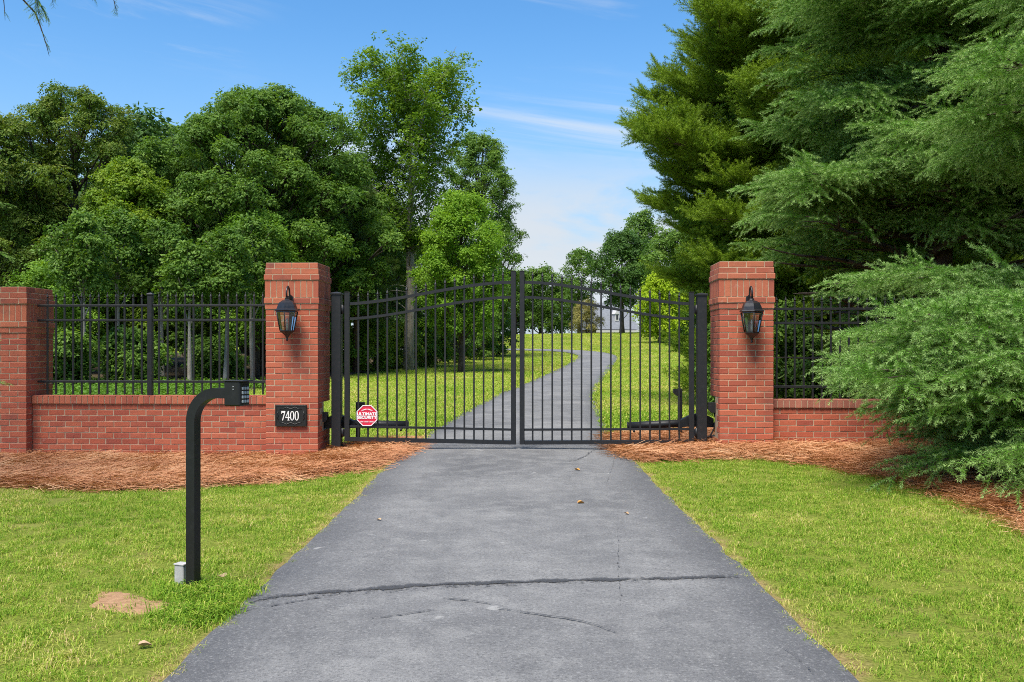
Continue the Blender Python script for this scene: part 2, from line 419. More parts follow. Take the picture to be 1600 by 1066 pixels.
class Pts:
    def __init__(s): s.p = []; s.r = []; s.s = []; s.v = []; s.t = []
    def add(s, p, rot, scl, var, tint):
        s.p.append(tuple(p)); s.r.append(tuple(rot)); s.s.append((scl, scl, scl) if not hasattr(scl, '__len__') else tuple(scl)); s.v.append(var); s.t.append(tint)
    def build(s, name, coll, parent=None, loc=(0, 0, 0)):
        me = bpy.data.meshes.new(name); n = len(s.p); me.vertices.add(n)
        me.vertices.foreach_set('co', np.array(s.p, dtype=np.float32).ravel())
        for nm, ty, d, key in (('rot', 'FLOAT_VECTOR', s.r, 'vector'), ('scl', 'FLOAT_VECTOR', s.s, 'vector'), ('var', 'INT', s.v, 'value'), ('tint', 'FLOAT', s.t, 'value')):
            a = me.attributes.new(nm, ty, 'POINT'); a.data.foreach_set(key, np.array(d, dtype=np.int32 if ty == 'INT' else np.float32).ravel())
        o = mesh_obj(name, me, parent, loc); o['kind'] = 'stuff'; md = o.modifiers.new('scatter', 'NODES'); md.node_group = scatter_group(coll[0])
        return o

def eul(xdir, up=Vector((0, 0, 1)), roll=0.0):
    """euler whose local X points along xdir and local Z towards up"""
    x = Vector(xdir).normalized(); y = Vector(up).cross(x)
    if y.length < 1e-4: y = Vector((0, 1, 0)).cross(x)
    y.normalize(); z = x.cross(y); m = Matrix((x, y, z)).transposed()
    if roll: m = m @ Matrix.Rotation(roll, 3, 'X')
    return m.to_euler()
def eulz(zdir, spin):
    q = Vector(zdir).normalized().to_track_quat('Z', 'Y') @ Quaternion((0, 0, 1), spin); return q.to_euler()

class Soup:
    """triangles/quads with a per-face 'leafv' and per-vertex 'tip' value"""
    def __init__(s): s.v = []; s.f = []; s.lv = []; s.tip = []; s.mi = []
    def poly(s, pts, lv=.5, tip=0.0, mi=0):
        b = len(s.v); s.v.extend([tuple(p) for p in pts]); s.f.append(tuple(range(b, b + len(pts)))); s.lv.extend([lv] * len(pts))
        s.tip.extend([tip] * len(pts) if not hasattr(tip, '__len__') else tip); s.mi.append(mi)
    def mesh(s, name, mats):
        me = bpy.data.meshes.new(name); me.from_pydata(s.v, [], s.f)
        for nm, d in (('leafv', s.lv), ('tip', s.tip)):
            a = me.attributes.new(nm, 'FLOAT', 'POINT'); a.data.foreach_set('value', np.array(d, dtype=np.float32))
        for m in mats: me.materials.append(m)
        me.polygons.foreach_set('material_index', s.mi)
        return me

def rv(r): 
    while True:
        v = Vector((r.uniform(-1, 1), r.uniform(-1, 1), r.uniform(-1, 1)))
        if .05 < v.length < 1: return v.normalized()

def add_leaf(S, p, d, nrm, L, W, lv):
    d = d.normalized(); s_ = d.cross(nrm)
    if s_.length < 1e-3: s_ = d.orthogonal()
    s_.normalize(); n = s_.cross(d)
    mid = p + d * L * .45
    S.poly([p, mid + s_ * W * .5 - n * L * .06, p + d * L - n * L * .14, mid + n * L * .05], lv)
    S.poly([p, mid + n * L * .05, p + d * L - n * L * .14, mid - s_ * W * .5 - n * L * .06], lv)

def leaf_clump(name, mat, n, rad, L, W, seed, flat=.6):
    r = random.Random(seed); S = Soup()
    for i in range(n):
        v = rv(r); v.z = abs(v.z) * .8 + .05 * r.random() - .15
        p = Vector((v.x, v.y, v.z * flat)) * rad * r.uniform(.35, 1)
        d = (Vector((v.x, v.y, r.uniform(-.6, .25)))).normalized(); nr = (Vector((0, 0, 1)) + rv(r) * .65).normalized()
        k = r.uniform(.7, 1.2); add_leaf(S, p, d, nr, L * k, W * k, r.random())
    return S.mesh(name, [mat])

# =================================================================== STRUCTURE: terrain, drive, beds
def axis(segs):
    out = []
    for a, b, st in segs:
        n = max(1, int(round((b - a) / st))); out += [a + (b - a) * i / n for i in range(n)]
    return out + [segs[-1][1]]
def terrain():
    xs = axis([(-2500, -400, 500), (-400, -60, 40), (-60, -16, 4), (-16, -5, .8), (-5, 5.5, .3), (5.5, 16, .8), (16, 60, 4), (60, 400, 40), (400, 2500, 500)])
    ys = axis([(-60, -4, 8), (-4, 3, .7), (3, 14, .3), (14, 40, .8), (40, 130, 1.6), (130, 300, 10), (300, 3000, 180)])
    nx = len(xs); v = [(x, y, H(x, y)) for y in ys for x in xs]
    f = [(j * nx + i, j * nx + i + 1, (j + 1) * nx + i + 1, (j + 1) * nx + i) for j in range(len(ys) - 1) for i in range(nx - 1)]
    me = bpy.data.meshes.new('ground'); me.from_pydata(v, [], f); me.materials.append(LAWN); me.polygons.foreach_set('use_smooth', [True] * len(f))
    return tag(mesh_obj('ground', me), 'lawn ground rising to a low crest beyond the gate', None, None, 'structure')
terrain()

CL = [(0, -3), (0, 0), (0, 6), (0.02, 11), (.1, 13.5), (.25, 16), (.42, 18.7), (.85, 24.7), (1.35, 29.5), (2.35, 38.5), (3.2, 45), (3.95, 50.5), (4.75, 56.5), (5.6, 63), (5.85, 68), (5.2, 72.6), (3.3, 75.6), (0, 77.6), (-6, 79), (-16, 80)]
def catmull(P, step):
    out = []
    for i in range(len(P) - 1):
        p0, p1, p2, p3 = [Vector(P[max(0, min(len(P) - 1, k))]) for k in (i - 1, i, i + 1, i + 2)]
        n = max(2, int((p2 - p1).length / step))
        for k in range(n):
            t = k / n; out.append(.5 * ((2 * p1) + (p2 - p0) * t + (2 * p0 - 5 * p1 + 4 * p2 - p3) * t * t + (3 * p1 - p0 - 3 * p2 + p3) * t ** 3))
    out.append(Vector(P[-1])); return out
DRV = catmull(CL, .22)
HW = 1.31
def drive_edge(side, p, k):
    return HW + .016 * mnoise.noise((p.x * 2.1 + side * 9, p.y * 2.1, 1.7)) + .032 * mnoise.noise((p.x * 7 + side * 9, p.y * 7, 4.7)) + (.014 * mnoise.noise((p.y * 27, side * 5, 1)) if p.y < 14 else 0)
def dist_drive(x, y):
    """signed distance to the drive's edge (negative on it)"""
    if y < 11.5: return abs(x - .0) - HW
    best = 1e9
    for q in DRV_S:
        d = (q[0] - x) ** 2 + (q[1] - y) ** 2
        if d < best: best = d
    return math.sqrt(best) - HW
DRV_S = [tuple(p) for p in DRV if p.y > 10][::3]
def driveway():
    v = []; f = []; ac = []; NC = 14
    for k, p in enumerate(DRV):
        t = (DRV[min(k + 1, len(DRV) - 1)] - DRV[max(k - 1, 0)]).normalized(); nrm = Vector((t.y, -t.x))
        for c in range(NC + 1):
            a = -1 + 2 * c / NC; e = drive_edge(1 if a > 0 else -1, p, k); q = p + nrm * (a * e)
            up = .022 + .02 * smooth((p.y - 20) / 40) + .035 * smooth((p.y - 55) / 20)
            z = H(q.x, q.y) + up + .012 * (1 - a * a) - (.014 if abs(a) > .999 else 0)
            v.append((q.x, q.y, z)); ac.append(abs(a))
    n = NC + 1
    for k in range(len(DRV) - 1):
        for c in range(NC): f.append((k * n + c, k * n + c + 1, (k + 1) * n + c + 1, (k + 1) * n + c))
    me = bpy.data.meshes.new('driveway'); me.from_pydata(v, [], f); me.materials.append(ASPHALT); me.polygons.foreach_set('use_smooth', [True] * len(f))
    a = me.attributes.new('across', 'FLOAT', 'POINT'); a.data.foreach_set('value', np.array(ac, dtype=np.float32))
    return tag(mesh_obj('driveway', me), 'grey asphalt driveway running through the gate and bending left', None, None, 'structure')
drive = driveway()

def gpix(u, v):
    """pixel -> ground point in the near field"""
    Y = 10.0
    for _ in range(12):
        x = (u - 800) / F * Y; Y = (CAMH - H(x, Y)) * F / (v - HOR)
    return Vector(((u - 800) / F * Y, Y))
def crack(pix, width, fade=1.0, seed=0):
    P = catmull([tuple(gpix(*p)) for p in pix], .04); v = []; f = []; fd = []; r = random.Random(seed)
    for i, p in enumerate(P):
        t = (P[min(i + 1, len(P) - 1)] - P[max(i - 1, 0)]).normalized(); n = Vector((-t.y, t.x))
        jit = (.012 if width < .02 else .03) * mnoise.noise((p.x * 9, p.y * 9, seed)); e = min(1, 4 * i / len(P), 4 * (len(P) - 1 - i) / len(P))
        wd = width * (.72 + .75 * mnoise.noise((p.x * 7, p.y * 7, seed + 3)))
        for k, fk in ((-1, 0), (-.35, 1), (.35, 1), (1, 0)):
            q = p + n * (k * wd + jit); a = q.x / HW
            v.append((q.x, q.y, H(q.x, q.y) + .022 + .012 * (1 - min(1, a * a)) + .0045 + .0008 * (seed % 5))); fd.append(fk * fade * .86 * (.55 + .45 * e))
    for i in range(len(P) - 1):
        for k in range(3): f.append((i * 4 + k, i * 4 + k + 1, (i + 1) * 4 + k + 1, (i + 1) * 4 + k))
    me = bpy.data.meshes.new('crack'); me.from_pydata(v, [], f); me.materials.append(TAR)
    a = me.attributes.new('fade', 'FLOAT', 'POINT'); a.data.foreach_set('value', np.array(fd, dtype=np.float32))
    mesh_obj('crack', me, drive)
crack([(388, 946), (470, 938), (600, 929), (760, 922), (900, 917), (1030, 914), (1155, 907)], .060, 1.15, 1)
crack([(380, 950), (470, 941), (600, 932), (760, 924), (900, 919), (1030, 915), (1160, 906)], .11, .42, 21)
crack([(572, 979), (625, 973), (684, 964)], .012, .75, 2)
crack([(690, 947), (735, 951), (772, 957)], .013, .85, 3)
crack([(772, 963), (850, 974), (920, 987), (972, 1006)], .014, .85, 4)
crack([(963, 820), (966, 850), (966, 905), (970, 945), (969, 985)], .007, .5, 5)
crack([(642, 706), (700, 701), (800, 697), (950, 696)], .012, .8, 6)
crack([(878, 727), (905, 722), (930, 706)], .022, .7, 7)
crack([(1205, 1010), (1245, 1040), (1275, 1066)], .007, .65, 8)
crack([(962, 712), (955, 740), (944, 770)], .010, .5, 9)
crack([(755, 838), (790, 842)], .008, .7, 10)
crack([(400, 960), (470, 948), (520, 940)], .018, .65, 11)

def inpoly(x, y, P):
    c = False; j = len(P) - 1
    for i in range(len(P)):
        if (P[i][1] > y) != (P[j][1] > y) and x < (P[j][0] - P[i][0]) * (y - P[i][1]) / (P[j][1] - P[i][1]) + P[i][0]: c = not c
        j = i
    return c
def edged(x, y, P):
    b = 1e9
    for i in range(len(P)):
        x0, y0 = P[i]; x1, y1 = P[(i + 1) % len(P)]; dx, dy = x1 - x0, y1 - y0
        t = max(0, min(1, ((x - x0) * dx + (y - y0) * dy) / (dx * dx + dy * dy + 1e-12))); b = min(b, math.hypot(x - x0 - t * dx, y - y0 - t * dy))
    return b
BED_L = [(-7.5, 8.75), (-4.7, 8.85), (-4.1, 8.55), (-3.2, 8.75), (-2.3, 9.2), (-1.75, 9.65), (-1.42, 9.75), (-1.27, 10.6), (-1.2, 11.6), (-1.2, 12.25), (-1.6, 12.35), (-2.2, 12.1), (-2.4, 11.8), (-7.5, 11.8)]
BED_R = [(1.16, 11.2), (1.25, 10.6), (1.42, 10.25), (2.0, 10.4), (2.6, 10.25), (3.15, 9.65), (3.5, 8.85), (3.55, 8.2), (3.6, 7.4), (3.55, 6.6), (3.5, 6.1), (3.7, 5.3), (4.5, 4.6), (9, 4.2), (9, 17), (6.5, 17), (3.4, 14), (2.6, 13.2), (1.35, 13.1), (1.22, 12.3)]
def bed(name, P, step, mat, amp, label, base=.012):
    xs = [p[0] for p in P]; ys = [p[1] for p in P]; vid = {}; v = []; f = []
    def hz(x, y):
        d = edged(x, y, P); return H(x, y) + (base + min(.05, d * .3) * amp + .03 * amp * mnoise.noise((x * 3, y * 3, 8)) * min(1, d * 3) if inpoly(x, y, P) else -.02)
    nx = int((max(xs) - min(xs)) / step) + 1; ny = int((max(ys) - min(ys)) / step) + 1
    def vert(i, j):
        if (i, j) not in vid:
            x = min(xs) + i * step; y = min(ys) + j * step; vid[(i, j)] = len(v); v.append((x, y, hz(x, y)))
        return vid[(i, j)]
    for i in range(nx):
        for j in range(ny):
            if inpoly(min(xs) + (i + .5) * step, min(ys) + (j + .5) * step, P): f.append((vert(i, j), vert(i + 1, j), vert(i + 1, j + 1), vert(i, j + 1)))
    me = bpy.data.meshes.new(name); me.from_pydata(v, [], f); me.materials.append(mat); me.polygons.foreach_set('use_smooth', [True] * len(f))
    tag(mesh_obj(name, me), label, None, None, 'structure'); return hz
hzL = bed('straw_bed', BED_L, .09, STRAWBED, 1, 'pine straw bed along the left brick wall')
hzR = bed('straw_bed', BED_R, .11, STRAWBED, 1, 'pine straw bed along the right brick wall')
CLAYP = [tuple(gpix(195 + 62 * math.cos(a) * (1 + .22 * math.sin(3 * a + 1)), 943 + 17 * math.sin(a) * (1 + .3 * math.sin(2 * a)))) for a in [k * math.pi / 10 for k in range(20)]]
bed('bare_soil_patch', CLAYP, .025, CLAY, .04, 'bare clay patch in the lawn beside the keypad post', .004)
WOODS = [(-70, 15), (-12, 16), (-7.2, 18.5), (-6.6, 22), (-7.2, 26), (-7.0, 36), (-6.7, 41), (-5.6, 48), (-3.6, 60), (-1.6, 69), (-2.2, 73), (-8, 75), (-70, 76)]
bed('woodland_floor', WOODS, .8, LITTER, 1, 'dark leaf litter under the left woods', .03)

# =================================================================== BRICKWORK
_bc = {}
def brick_me(d, mat, k):
    key = (round(d[0], 3), round(d[1], 3), round(d[2], 3), mat.name, k)
    if key not in _bc:
        mb = MB().box((0, 0, 0), d, 0, .0032); r = random.Random(hash(key[:3]) + k)
        mb.v = [(p[0] + r.uniform(-.0012, .0012), p[1] + r.uniform(-.0012, .0012), p[2] + r.uniform(-.001, .001)) for p in mb.v]
        _bc[key] = mb.mesh('brick', mat)
    return _bc[key]
CO = .0677; J = .0087; BH = CO - J
def put_brick(root, stuff, c, d, mat, single, rz=0.0):
    if single:
        mesh_obj('brick', brick_me(d, mat, rng.randrange(4)), root, (c[0] + rng.uniform(-.0012, .0012), c[1] + rng.uniform(-.0015, .0015), c[2] + rng.uniform(-.0008, .0008)), (0, 0, rz + R(rng.uniform(-.35, .35))))
    else: stuff.box(c, d, rz, .003)

def ring_row(W, z, h, A):
    """bricks of one course of a square pillar: (centre, dims, side)"""
    out = []; D = .0967
    l3 = (W - 2 * J) / 3; l2 = (W - 2 * (D + J) - J) / 2; cz = z + h / 2
    e = W / 2 - D / 2
    for s in (-1, 1):
        if A:
            for k in range(3): out.append(((-W / 2 + l3 / 2 + k * (l3 + J), s * e, cz), (l3, D, h), 'f' if s < 0 else 'b'))
            for k in range(2): out.append(((s * e, -W / 2 + D + J + l2 / 2 + k * (l2 + J), cz), (D, l2, h), 'l' if s < 0 else 'r'))
        else:
            for k in range(3): out.append(((s * e, -W / 2 + l3 / 2 + k * (l3 + J), cz), (D, l3, h), 'l' if s < 0 else 'r'))
            for k in range(2): out.append(((-W / 2 + D + J + l2 / 2 + k * (l2 + J), s * e, cz), (l2, D, h), 'f' if s < 0 else 'b'))
    return out

PW = .61
def pillar(name, lx, nshaft, inner, label, notch=None, front=0.0):
    """lx local x of centre; front face at local y=front; inner: side seen from the camera ('l','r')"""
    loc = GW(lx, front + PW / 2); root = empty(name, loc, GA); tag(root, label, 'pillar', 'brick pillars')
    z = -.0517; rows = [(PW, 's')] * nshaft + [(PW + .016, 's'), (PW + .034, 's'), (PW + .014, 'sol'), (PW + .034, 's'), (PW + .012, 's'), (PW - .002, 's')]
    stuff = MB(); core = MB(); zc0 = z
    for i, (W, kind) in enumerate(rows):
        top = i >= nshaft
        if kind == 's':
            bm = BRICK_TOP if top else BRICK
            for c, d, side in ring_row(W, z, BH, (i % 2 == 0)):
                if notch and notch[0] <= i < notch[1] and ((side == inner and c[1] > -.12) or (side == 'b' and c[0] * (1 if inner == 'r' else -1) > .0)): continue
                vis = side in ('f', inner) or (side in ('l', 'r') and c[1] < -.1 and d[1] > .19)
                put_brick(root, stuff, c, d, bm, vis)
            if notch and notch[0] <= i < notch[1]:
                sx = -1 if inner == 'r' else 1
                core.box((0, -W / 4, z + CO / 2 - J / 2), (W - .007, W / 2 - .007, CO)); core.box((sx * W / 4, W / 4, z + CO / 2 - J / 2), (W / 2 - .007, W / 2 - .007, CO))
            else: core.box((0, 0, z + CO / 2 - J / 2), (W - .007, W - .007, CO))
            z += CO
        else:
            h = 3 * CO - J; n = 9; wd = (W - (n - 1) * J) / n; D = .09; e = W / 2 - D / 2
            for k in range(n):
                x = -W / 2 + wd / 2 + k * (wd + J)
                put_brick(root, stuff, (x, -e, z + h / 2), (wd, D, h), BRICK_TOP, True); put_brick(root, stuff, (x, e, z + h / 2), (wd, D, h), BRICK_TOP, False)
            ns = 7; l = W - 2 * (D + J); w2 = (l - (ns - 1) * J) / ns
            for s_, nm in ((-1, 'l'), (1, 'r')):
                for k in range(ns): put_brick(root, stuff, (s_ * e, -l / 2 + w2 / 2 + k * (w2 + J), z + h / 2), (D, w2, h), BRICK_TOP, nm == inner)
            core.box((0, 0, z + h / 2), (W - .007, W - .007, h + J)); z += 3 * CO
    core.build('mortar_core', MORTAR, root)
    tag(stuff.build('rear_brickwork', BRICK, root), kind='stuff')
    return root, z - J
xL = (GP(414.5, 560, 0)[0] + GP(497.5, 560, 0)[0]) / 2; xR = (GP(1125, 560, 0)[0] + GP(1208, 560, 0)[0]) / 2
xF = GP(41, 600, 0)[0] - PW / 2
pilL, ZT = pillar('brick_pillar', xL, 26, 'r', 'red brick gate pillar carrying the 7400 plaque and a lantern', (5, 10))
pilR, _ = pillar('brick_pillar', xR, 26, 'l', 'red brick gate pillar in front of the dark cedars', (4, 11))
pilF, ZF = pillar('brick_pillar', xF, 22, 'r', 'shorter red brick pillar at the left end of the wall')

def wall(name, x0, x1, rows, z0, yf, label, xvis, capmat):
    """yf: local y of the front face; xvis: (lo,hi) local x range built brick by brick"""
    loc = GW(x0, yf); root = empty(name, loc, GA); tag(root, label, 'wall'); L = x1 - x0; T = .20; stuff = MB(); core = MB()
    pitch = .1945; l = pitch - J
    for r_ in range(rows):
        z = z0 + r_ * CO + BH / 2; off = (pitch / 2 if r_ % 2 else 0) - rng.uniform(0, .01); x = -off
        while x < L - .005:
            a = max(0, x); b = min(L, x + l)
            if b - a > .03:
                vis = xvis[0] - x0 - .1 < (a + b) / 2 < xvis[1] - x0
                put_brick(root, stuff, ((a + b) / 2, .048, z), (b - a, .096, BH), BRICK, vis); stuff.box(((a + b) / 2, T - .048, z), (b - a, .096, BH), 0, .003)
            x += pitch
    zt = z0 + rows * CO; core.box((L / 2, T / 2, (z0 + zt) / 2), (L - .002, T - .007, zt - z0))
    n = int(round(L / CO)); wd = L / n - J; h = .094
    for k in range(n):
        x = (k + .5) * L / n; vis = xvis[0] - x0 - .1 < x < xvis[1] - x0
        put_brick(root, stuff, (x, -.022 + .125, zt + h / 2), (wd, .25, h), capmat, vis)
    core.box((L / 2, -.022 + .125, zt + h / 2 - .006), (L - .002, .236, h - .014))
    core.build('mortar_core', MORTAR, root); tag(stuff.build('rear_brickwork', BRICK, root), kind='stuff')
    return zt + h
wl0, wl1 = xF + PW / 2 + .003, xL - PW / 2 - .003
ZW = wall('brick_wall', wl0, wl1, 10, -.075, .13, 'low red brick wall with rowlock cap left of the gate', (-9, 9), BRICK_TOP)
wr0, wr1 = xR + PW / 2 + .003, xR + 5.0
ZWR = wall('brick_wall', wr0, wr1, 10, -.105, .13, 'low red brick wall partly hidden behind drooping cedar branches', (wr0 - 1, wr0 + 3.3), BRICK_CAP)

# =================================================================== IRONWORK
def finial_mesh():
    return MB().lathe([(.0125, 0), (.0125, .012), (.008, .016), (.016, .030), (.013, .040), (.0045, .062), (.0035, .070), (.0055, .075), (.0, .081)], 6, smooth=False).mesh('finial', IRON)
FIN = finial_mesh()
_pk = {}
def picket(root, x, y, z0, z1, wd=.0195):
    key = (round(z1 - z0, 3), wd)
    if key not in _pk: _pk[key] = MB().box((0, 0, key[0] / 2), (wd, wd, key[0]), 0, .0015).mesh('picket', IRON)
    p = mesh_obj('picket', _pk[key], root, (x, y, z0)); mesh_obj('finial', FIN, p, (0, 0, key[0] - .001))
def post_me(wd, h, name, mat):
    return MB().box((0, 0, h / 2), (wd, wd, h), 0, .004).mesh(name, mat)
def cap_me(wd): return MB().lathe([(wd * .80, 0), (wd * .80, .016), (wd * .70, .022), (wd * .1, .034), (.002, .036)], 4, phase=math.pi / 4).mesh('cap', IRON)

def fence(x0, x1, posts, zw, tops, label, step, first):
    """tops: z of (finial top, rail1, rail2, rail3)"""
    yl = .13 + .10; root = empty('iron_fence', GW(0, yl), GA); tag(root, label, 'fence')
    zt, r1, r2, r3 = tops; brk = [x0] + posts + [x1]
    for a, b in zip(brk[:-1], brk[1:]):
        for rz_ in (r1, r2, r3): MB().box(((a + b) / 2, 0, rz_), (b - a - .06 * (a in posts) * .5 - .03 * (b in posts), .030, .027), 0, .002).build('rail', IRON, root, (.015 * (a in posts) - .0, 0, 0))
    for p in posts:
        o = mesh_obj('post', post_me(.058, zt - .035 - zw, 'post', IRON), root, (p, 0, zw)); mesh_obj('cap', cap_me(.06), o, (0, 0, zt - .035 - zw))
    x = first
    while x < x1 - .02:
        if x > x0 + .015 and all(abs(x - p) > .055 for p in posts): picket(root, x, 0, zw + .012, zt - .08)
        x += step
    return root
yfen = .23
zf = [GP(235, v, yfen)[1] for v in (457, 477.5, 500.5, 596.5)]
pm = GP(235, 520, yfen)[0]
fence(wl0 + .0, wl1, [pm], ZW, zf, 'black iron fence panel with spear tops on the left wall', .1037, GP(74.3, 520, yfen)[0])
zr = [GP(1270, v, yfen)[1] for v in (462, 483, 505, 604.5)]
fence(wr0, wr1, [wr0 + 2.4], ZWR, zr, 'black iron fence panel with spear tops below the cedars on the right wall', .1037, GP(1213.5, 520, yfen)[0])

YG = .30
def gate_post(u, vt, name, label, zb):
    x, z = GP(u, vt, YG); root = empty('gate_post', GW(x, YG, zb), GA); tag(root, label, 'post', 'gate posts')
    mesh_obj('post', post_me(.112, z - zb - .03, 'post', IRON), root); mesh_obj('cap', cap_me(.118), root, (0, 0, z - zb - .032))
    return x, root
xpl, pL = gate_post(526.5, 456.5, 'l', 'square black gate post beside the pillar with the 7400 plaque', -.12)
xpr, pR = gate_post(1096, 458, 'r', 'square black gate post beside the pillar under the cedars', -.02)

def leaf(uh, um, side, label, vb):
    """uh hinge stile centre u, um meeting stile centre u"""
    xh = GP(uh, 560, YG)[0]; xm = GP(um, 560, YG)[0]; root = empty('gate_leaf', GW(xh, YG, 0), GA); tag(root, label, 'gate', 'driveway gate leaves')
    Lx = xm - xh; zz = lambda v, u=um: GP(u, v, YG)[1]
    zb_h, zb_m = zz(vb[0], uh), zz(vb[1], um)
    def bez(t): return smooth(min(1, max(0, t * .98))) * .82 + .18 * math.sin(t * math.pi / 2)
    z1h, z1m = zz(475, uh), zz(441, um); z2h, z2m = zz(498.5, uh), zz(464.5, um); zl_h, zl_m = zz(vb[0] - 20, uh), zz(vb[1] - 20, um)
    ztop_m, ztop_h = zz(424.5, um), zz(457.5, uh)
    sw, mw = .058, .058
    for (x, z0, z1, n) in ((0, zb_h - .022, ztop_h, 0), (Lx, zb_m - .022, ztop_m, 1)):
        o = mesh_obj('stile', MB().box((0, 0, (z1 - z0) / 2), (sw, sw, z1 - z0), 0, .003).mesh('stile', IRON), root, (x, 0, z0))
        mesh_obj('cap', MB().box((0, 0, .004), (sw + .004, sw + .004, .008), 0, .002).mesh('cap', IRON), o, (0, 0, z1 - z0))
    sg = 1 if Lx > 0 else -1
    a, b = sg * sw / 2, Lx - sg * sw / 2
    rail = lambda fz, w_, h_: MB().sweep([(a + (b - a) * k / 28, 0, fz((a + (b - a) * k / 28) / Lx)) for k in range(29)], w_, h_).build('rail', IRON, root)
    f1 = lambda t: z1h + (z1m - z1h) * bez(t); f2 = lambda t: z2h + (z2m - z2h) * bez(t)
    rail(f1, .034, .034); rail(f2, .034, .030); rail(lambda t: zl_h + (zl_m - zl_h) * t, .030, .026); rail(lambda t: zb_h + (zb_m - zb_h) * t, .054, .046)
    us = [560 + 15.05 * k for k in range(16)] if side < 0 else [832.3 + 15.27 * k for k in range(16)]
    for u in us:
        x = GP(u, 560, YG)[0] - xh; t = x / Lx; picket(root, x, 0, round(zb_h + (zb_m - zb_h) * t + .02, 3), round(f1(t) + .105 - .05, 3), .0195)
    for vh in (484, 676):
        z = zz(vh, uh); h = MB().box((-sg * .052, 0, 0), (.050, .05, .085), 0, .004); h.tube([(-sg * .052, -.028, -.055), (-sg * .052, -.028, .055)], .015, 10); h.build('hinge', IRON, root, (0, 0, z))
    return root, xh
leafL, xhl = leaf(542.5, 802.3, -1, 'left leaf of the black arched gate carrying the red sign', (686.0, 691.5))
leafR, xhr = leaf(1080.5, 815.8, 1, 'right leaf of the black arched gate without a sign', (690.5, 691.5))

# gate operators, junction boxes, photo eyes
def operator(ux0, ux1, v0, v1, side, label, pilx):
    y = YG + .17; x0, z0 = GP(ux0, v0, y); x1, z1 = GP(ux1, v1, y); root = empty('gate_operator', GW(x0, y, z0), GA); tag(root, label, 'gate operator', 'swing gate operators')
    dx, dz = x1 - x0, z1 - z0
    MB().tube([(0, 0, 0), (dx * .5, 0, dz * .5), (dx, 0, dz)], .047, 14).build('actuator_tube', PLAST, root)
    MB().tube([(dx * 1.0, 0, dz), (dx * 1.018, 0, dz * 1.018)], .052, 14).build('end_cap', PLAST, root)
    s = 1 if dx > 0 else -1
    prof = [(-s * .19, -.05)] + [(-s * .19 + s * .40 * k / 10, .02 + .085 * math.sin(math.pi * min(1, (k + 1.2) / 11.2))) for k in range(11)] + [(s * .21, -.05)]
    MB().prism(prof, -.05, .05).build('motor_housing', PLAST, root)
    MB().box((-s * .20, 0, -.03), (.26, .06, .055), 0, .006).build('bracket', IRON, root)
    MB().tube([(dx * .93, 0, dz - .03), (dx * .93, -.11, dz - .055)], .014, 8).build('pivot_pin', IRON, root)
    return root
operator(529, 636, 662, 664, -1, 'black gate operator arm behind the left gate leaf', xL)
operator(1089, 982, 660, 666, 1, 'black gate operator arm behind the right gate leaf', xR)

def photo_eye(u, vt, vb, Y, s, label):
    p = ray(u, vt, Y); zb = H(p.x, p.y) - .05; root = empty('photo_eye', (p.x, p.y, zb)); tag(root, label, 'sensor', 'photo eye sensors')
    h = p.z - zb; MB().box((0, 0, h / 2), (.052, .052, h), 0, .004).build('post', PLAST, root)
    hd = MB().prism([(0, 0), (s * .085, 0), (s * .085, -.045), (s * .045, -.085), (0, -.085)], -.04, .04); hd.build('sensor_head', PLAST, root, (0, 0, h - .005))
photo_eye(559.5, 628, 690, 12.1, 1, 'small black sensor post behind the red sign')
photo_eye(1062.5, 607.5, 660, 12.1, -1, 'small black sensor post inside the right gate leaf')

def jbox(u, v, ly, side, label, cable=True):
    x, z = GP(u, v, ly); root = empty('junction_box', GW(x, ly, z), GA); tag(root, label, 'junction box', 'gate junction boxes')
    MB().prism([(-.045, .06), (.045, .06), (.045, -.02), (.015, -.06), (-.045, -.045)] if side < 0 else [(-.045, .06), (.045, .06), (.05, -.055), (0, -.06), (-.045, -.02)], -.035, .035).build('box', PLAST, root)
    if cable:
        MB().tube([(.03, 0, -.05), (.045, .0, -.14), (.03, .01, -.25), (-.02, .02, -.34), (-.10, .03, -.37), (-.15, .04, -.30)], .010, 7).build('cable', PLAST, root)
jbox(506.5, 652, .27, -1, 'black box mounted behind the left gate post', False)
jbox(1112, 637, .30, 1, 'black box with looped cable beside the right pillar')

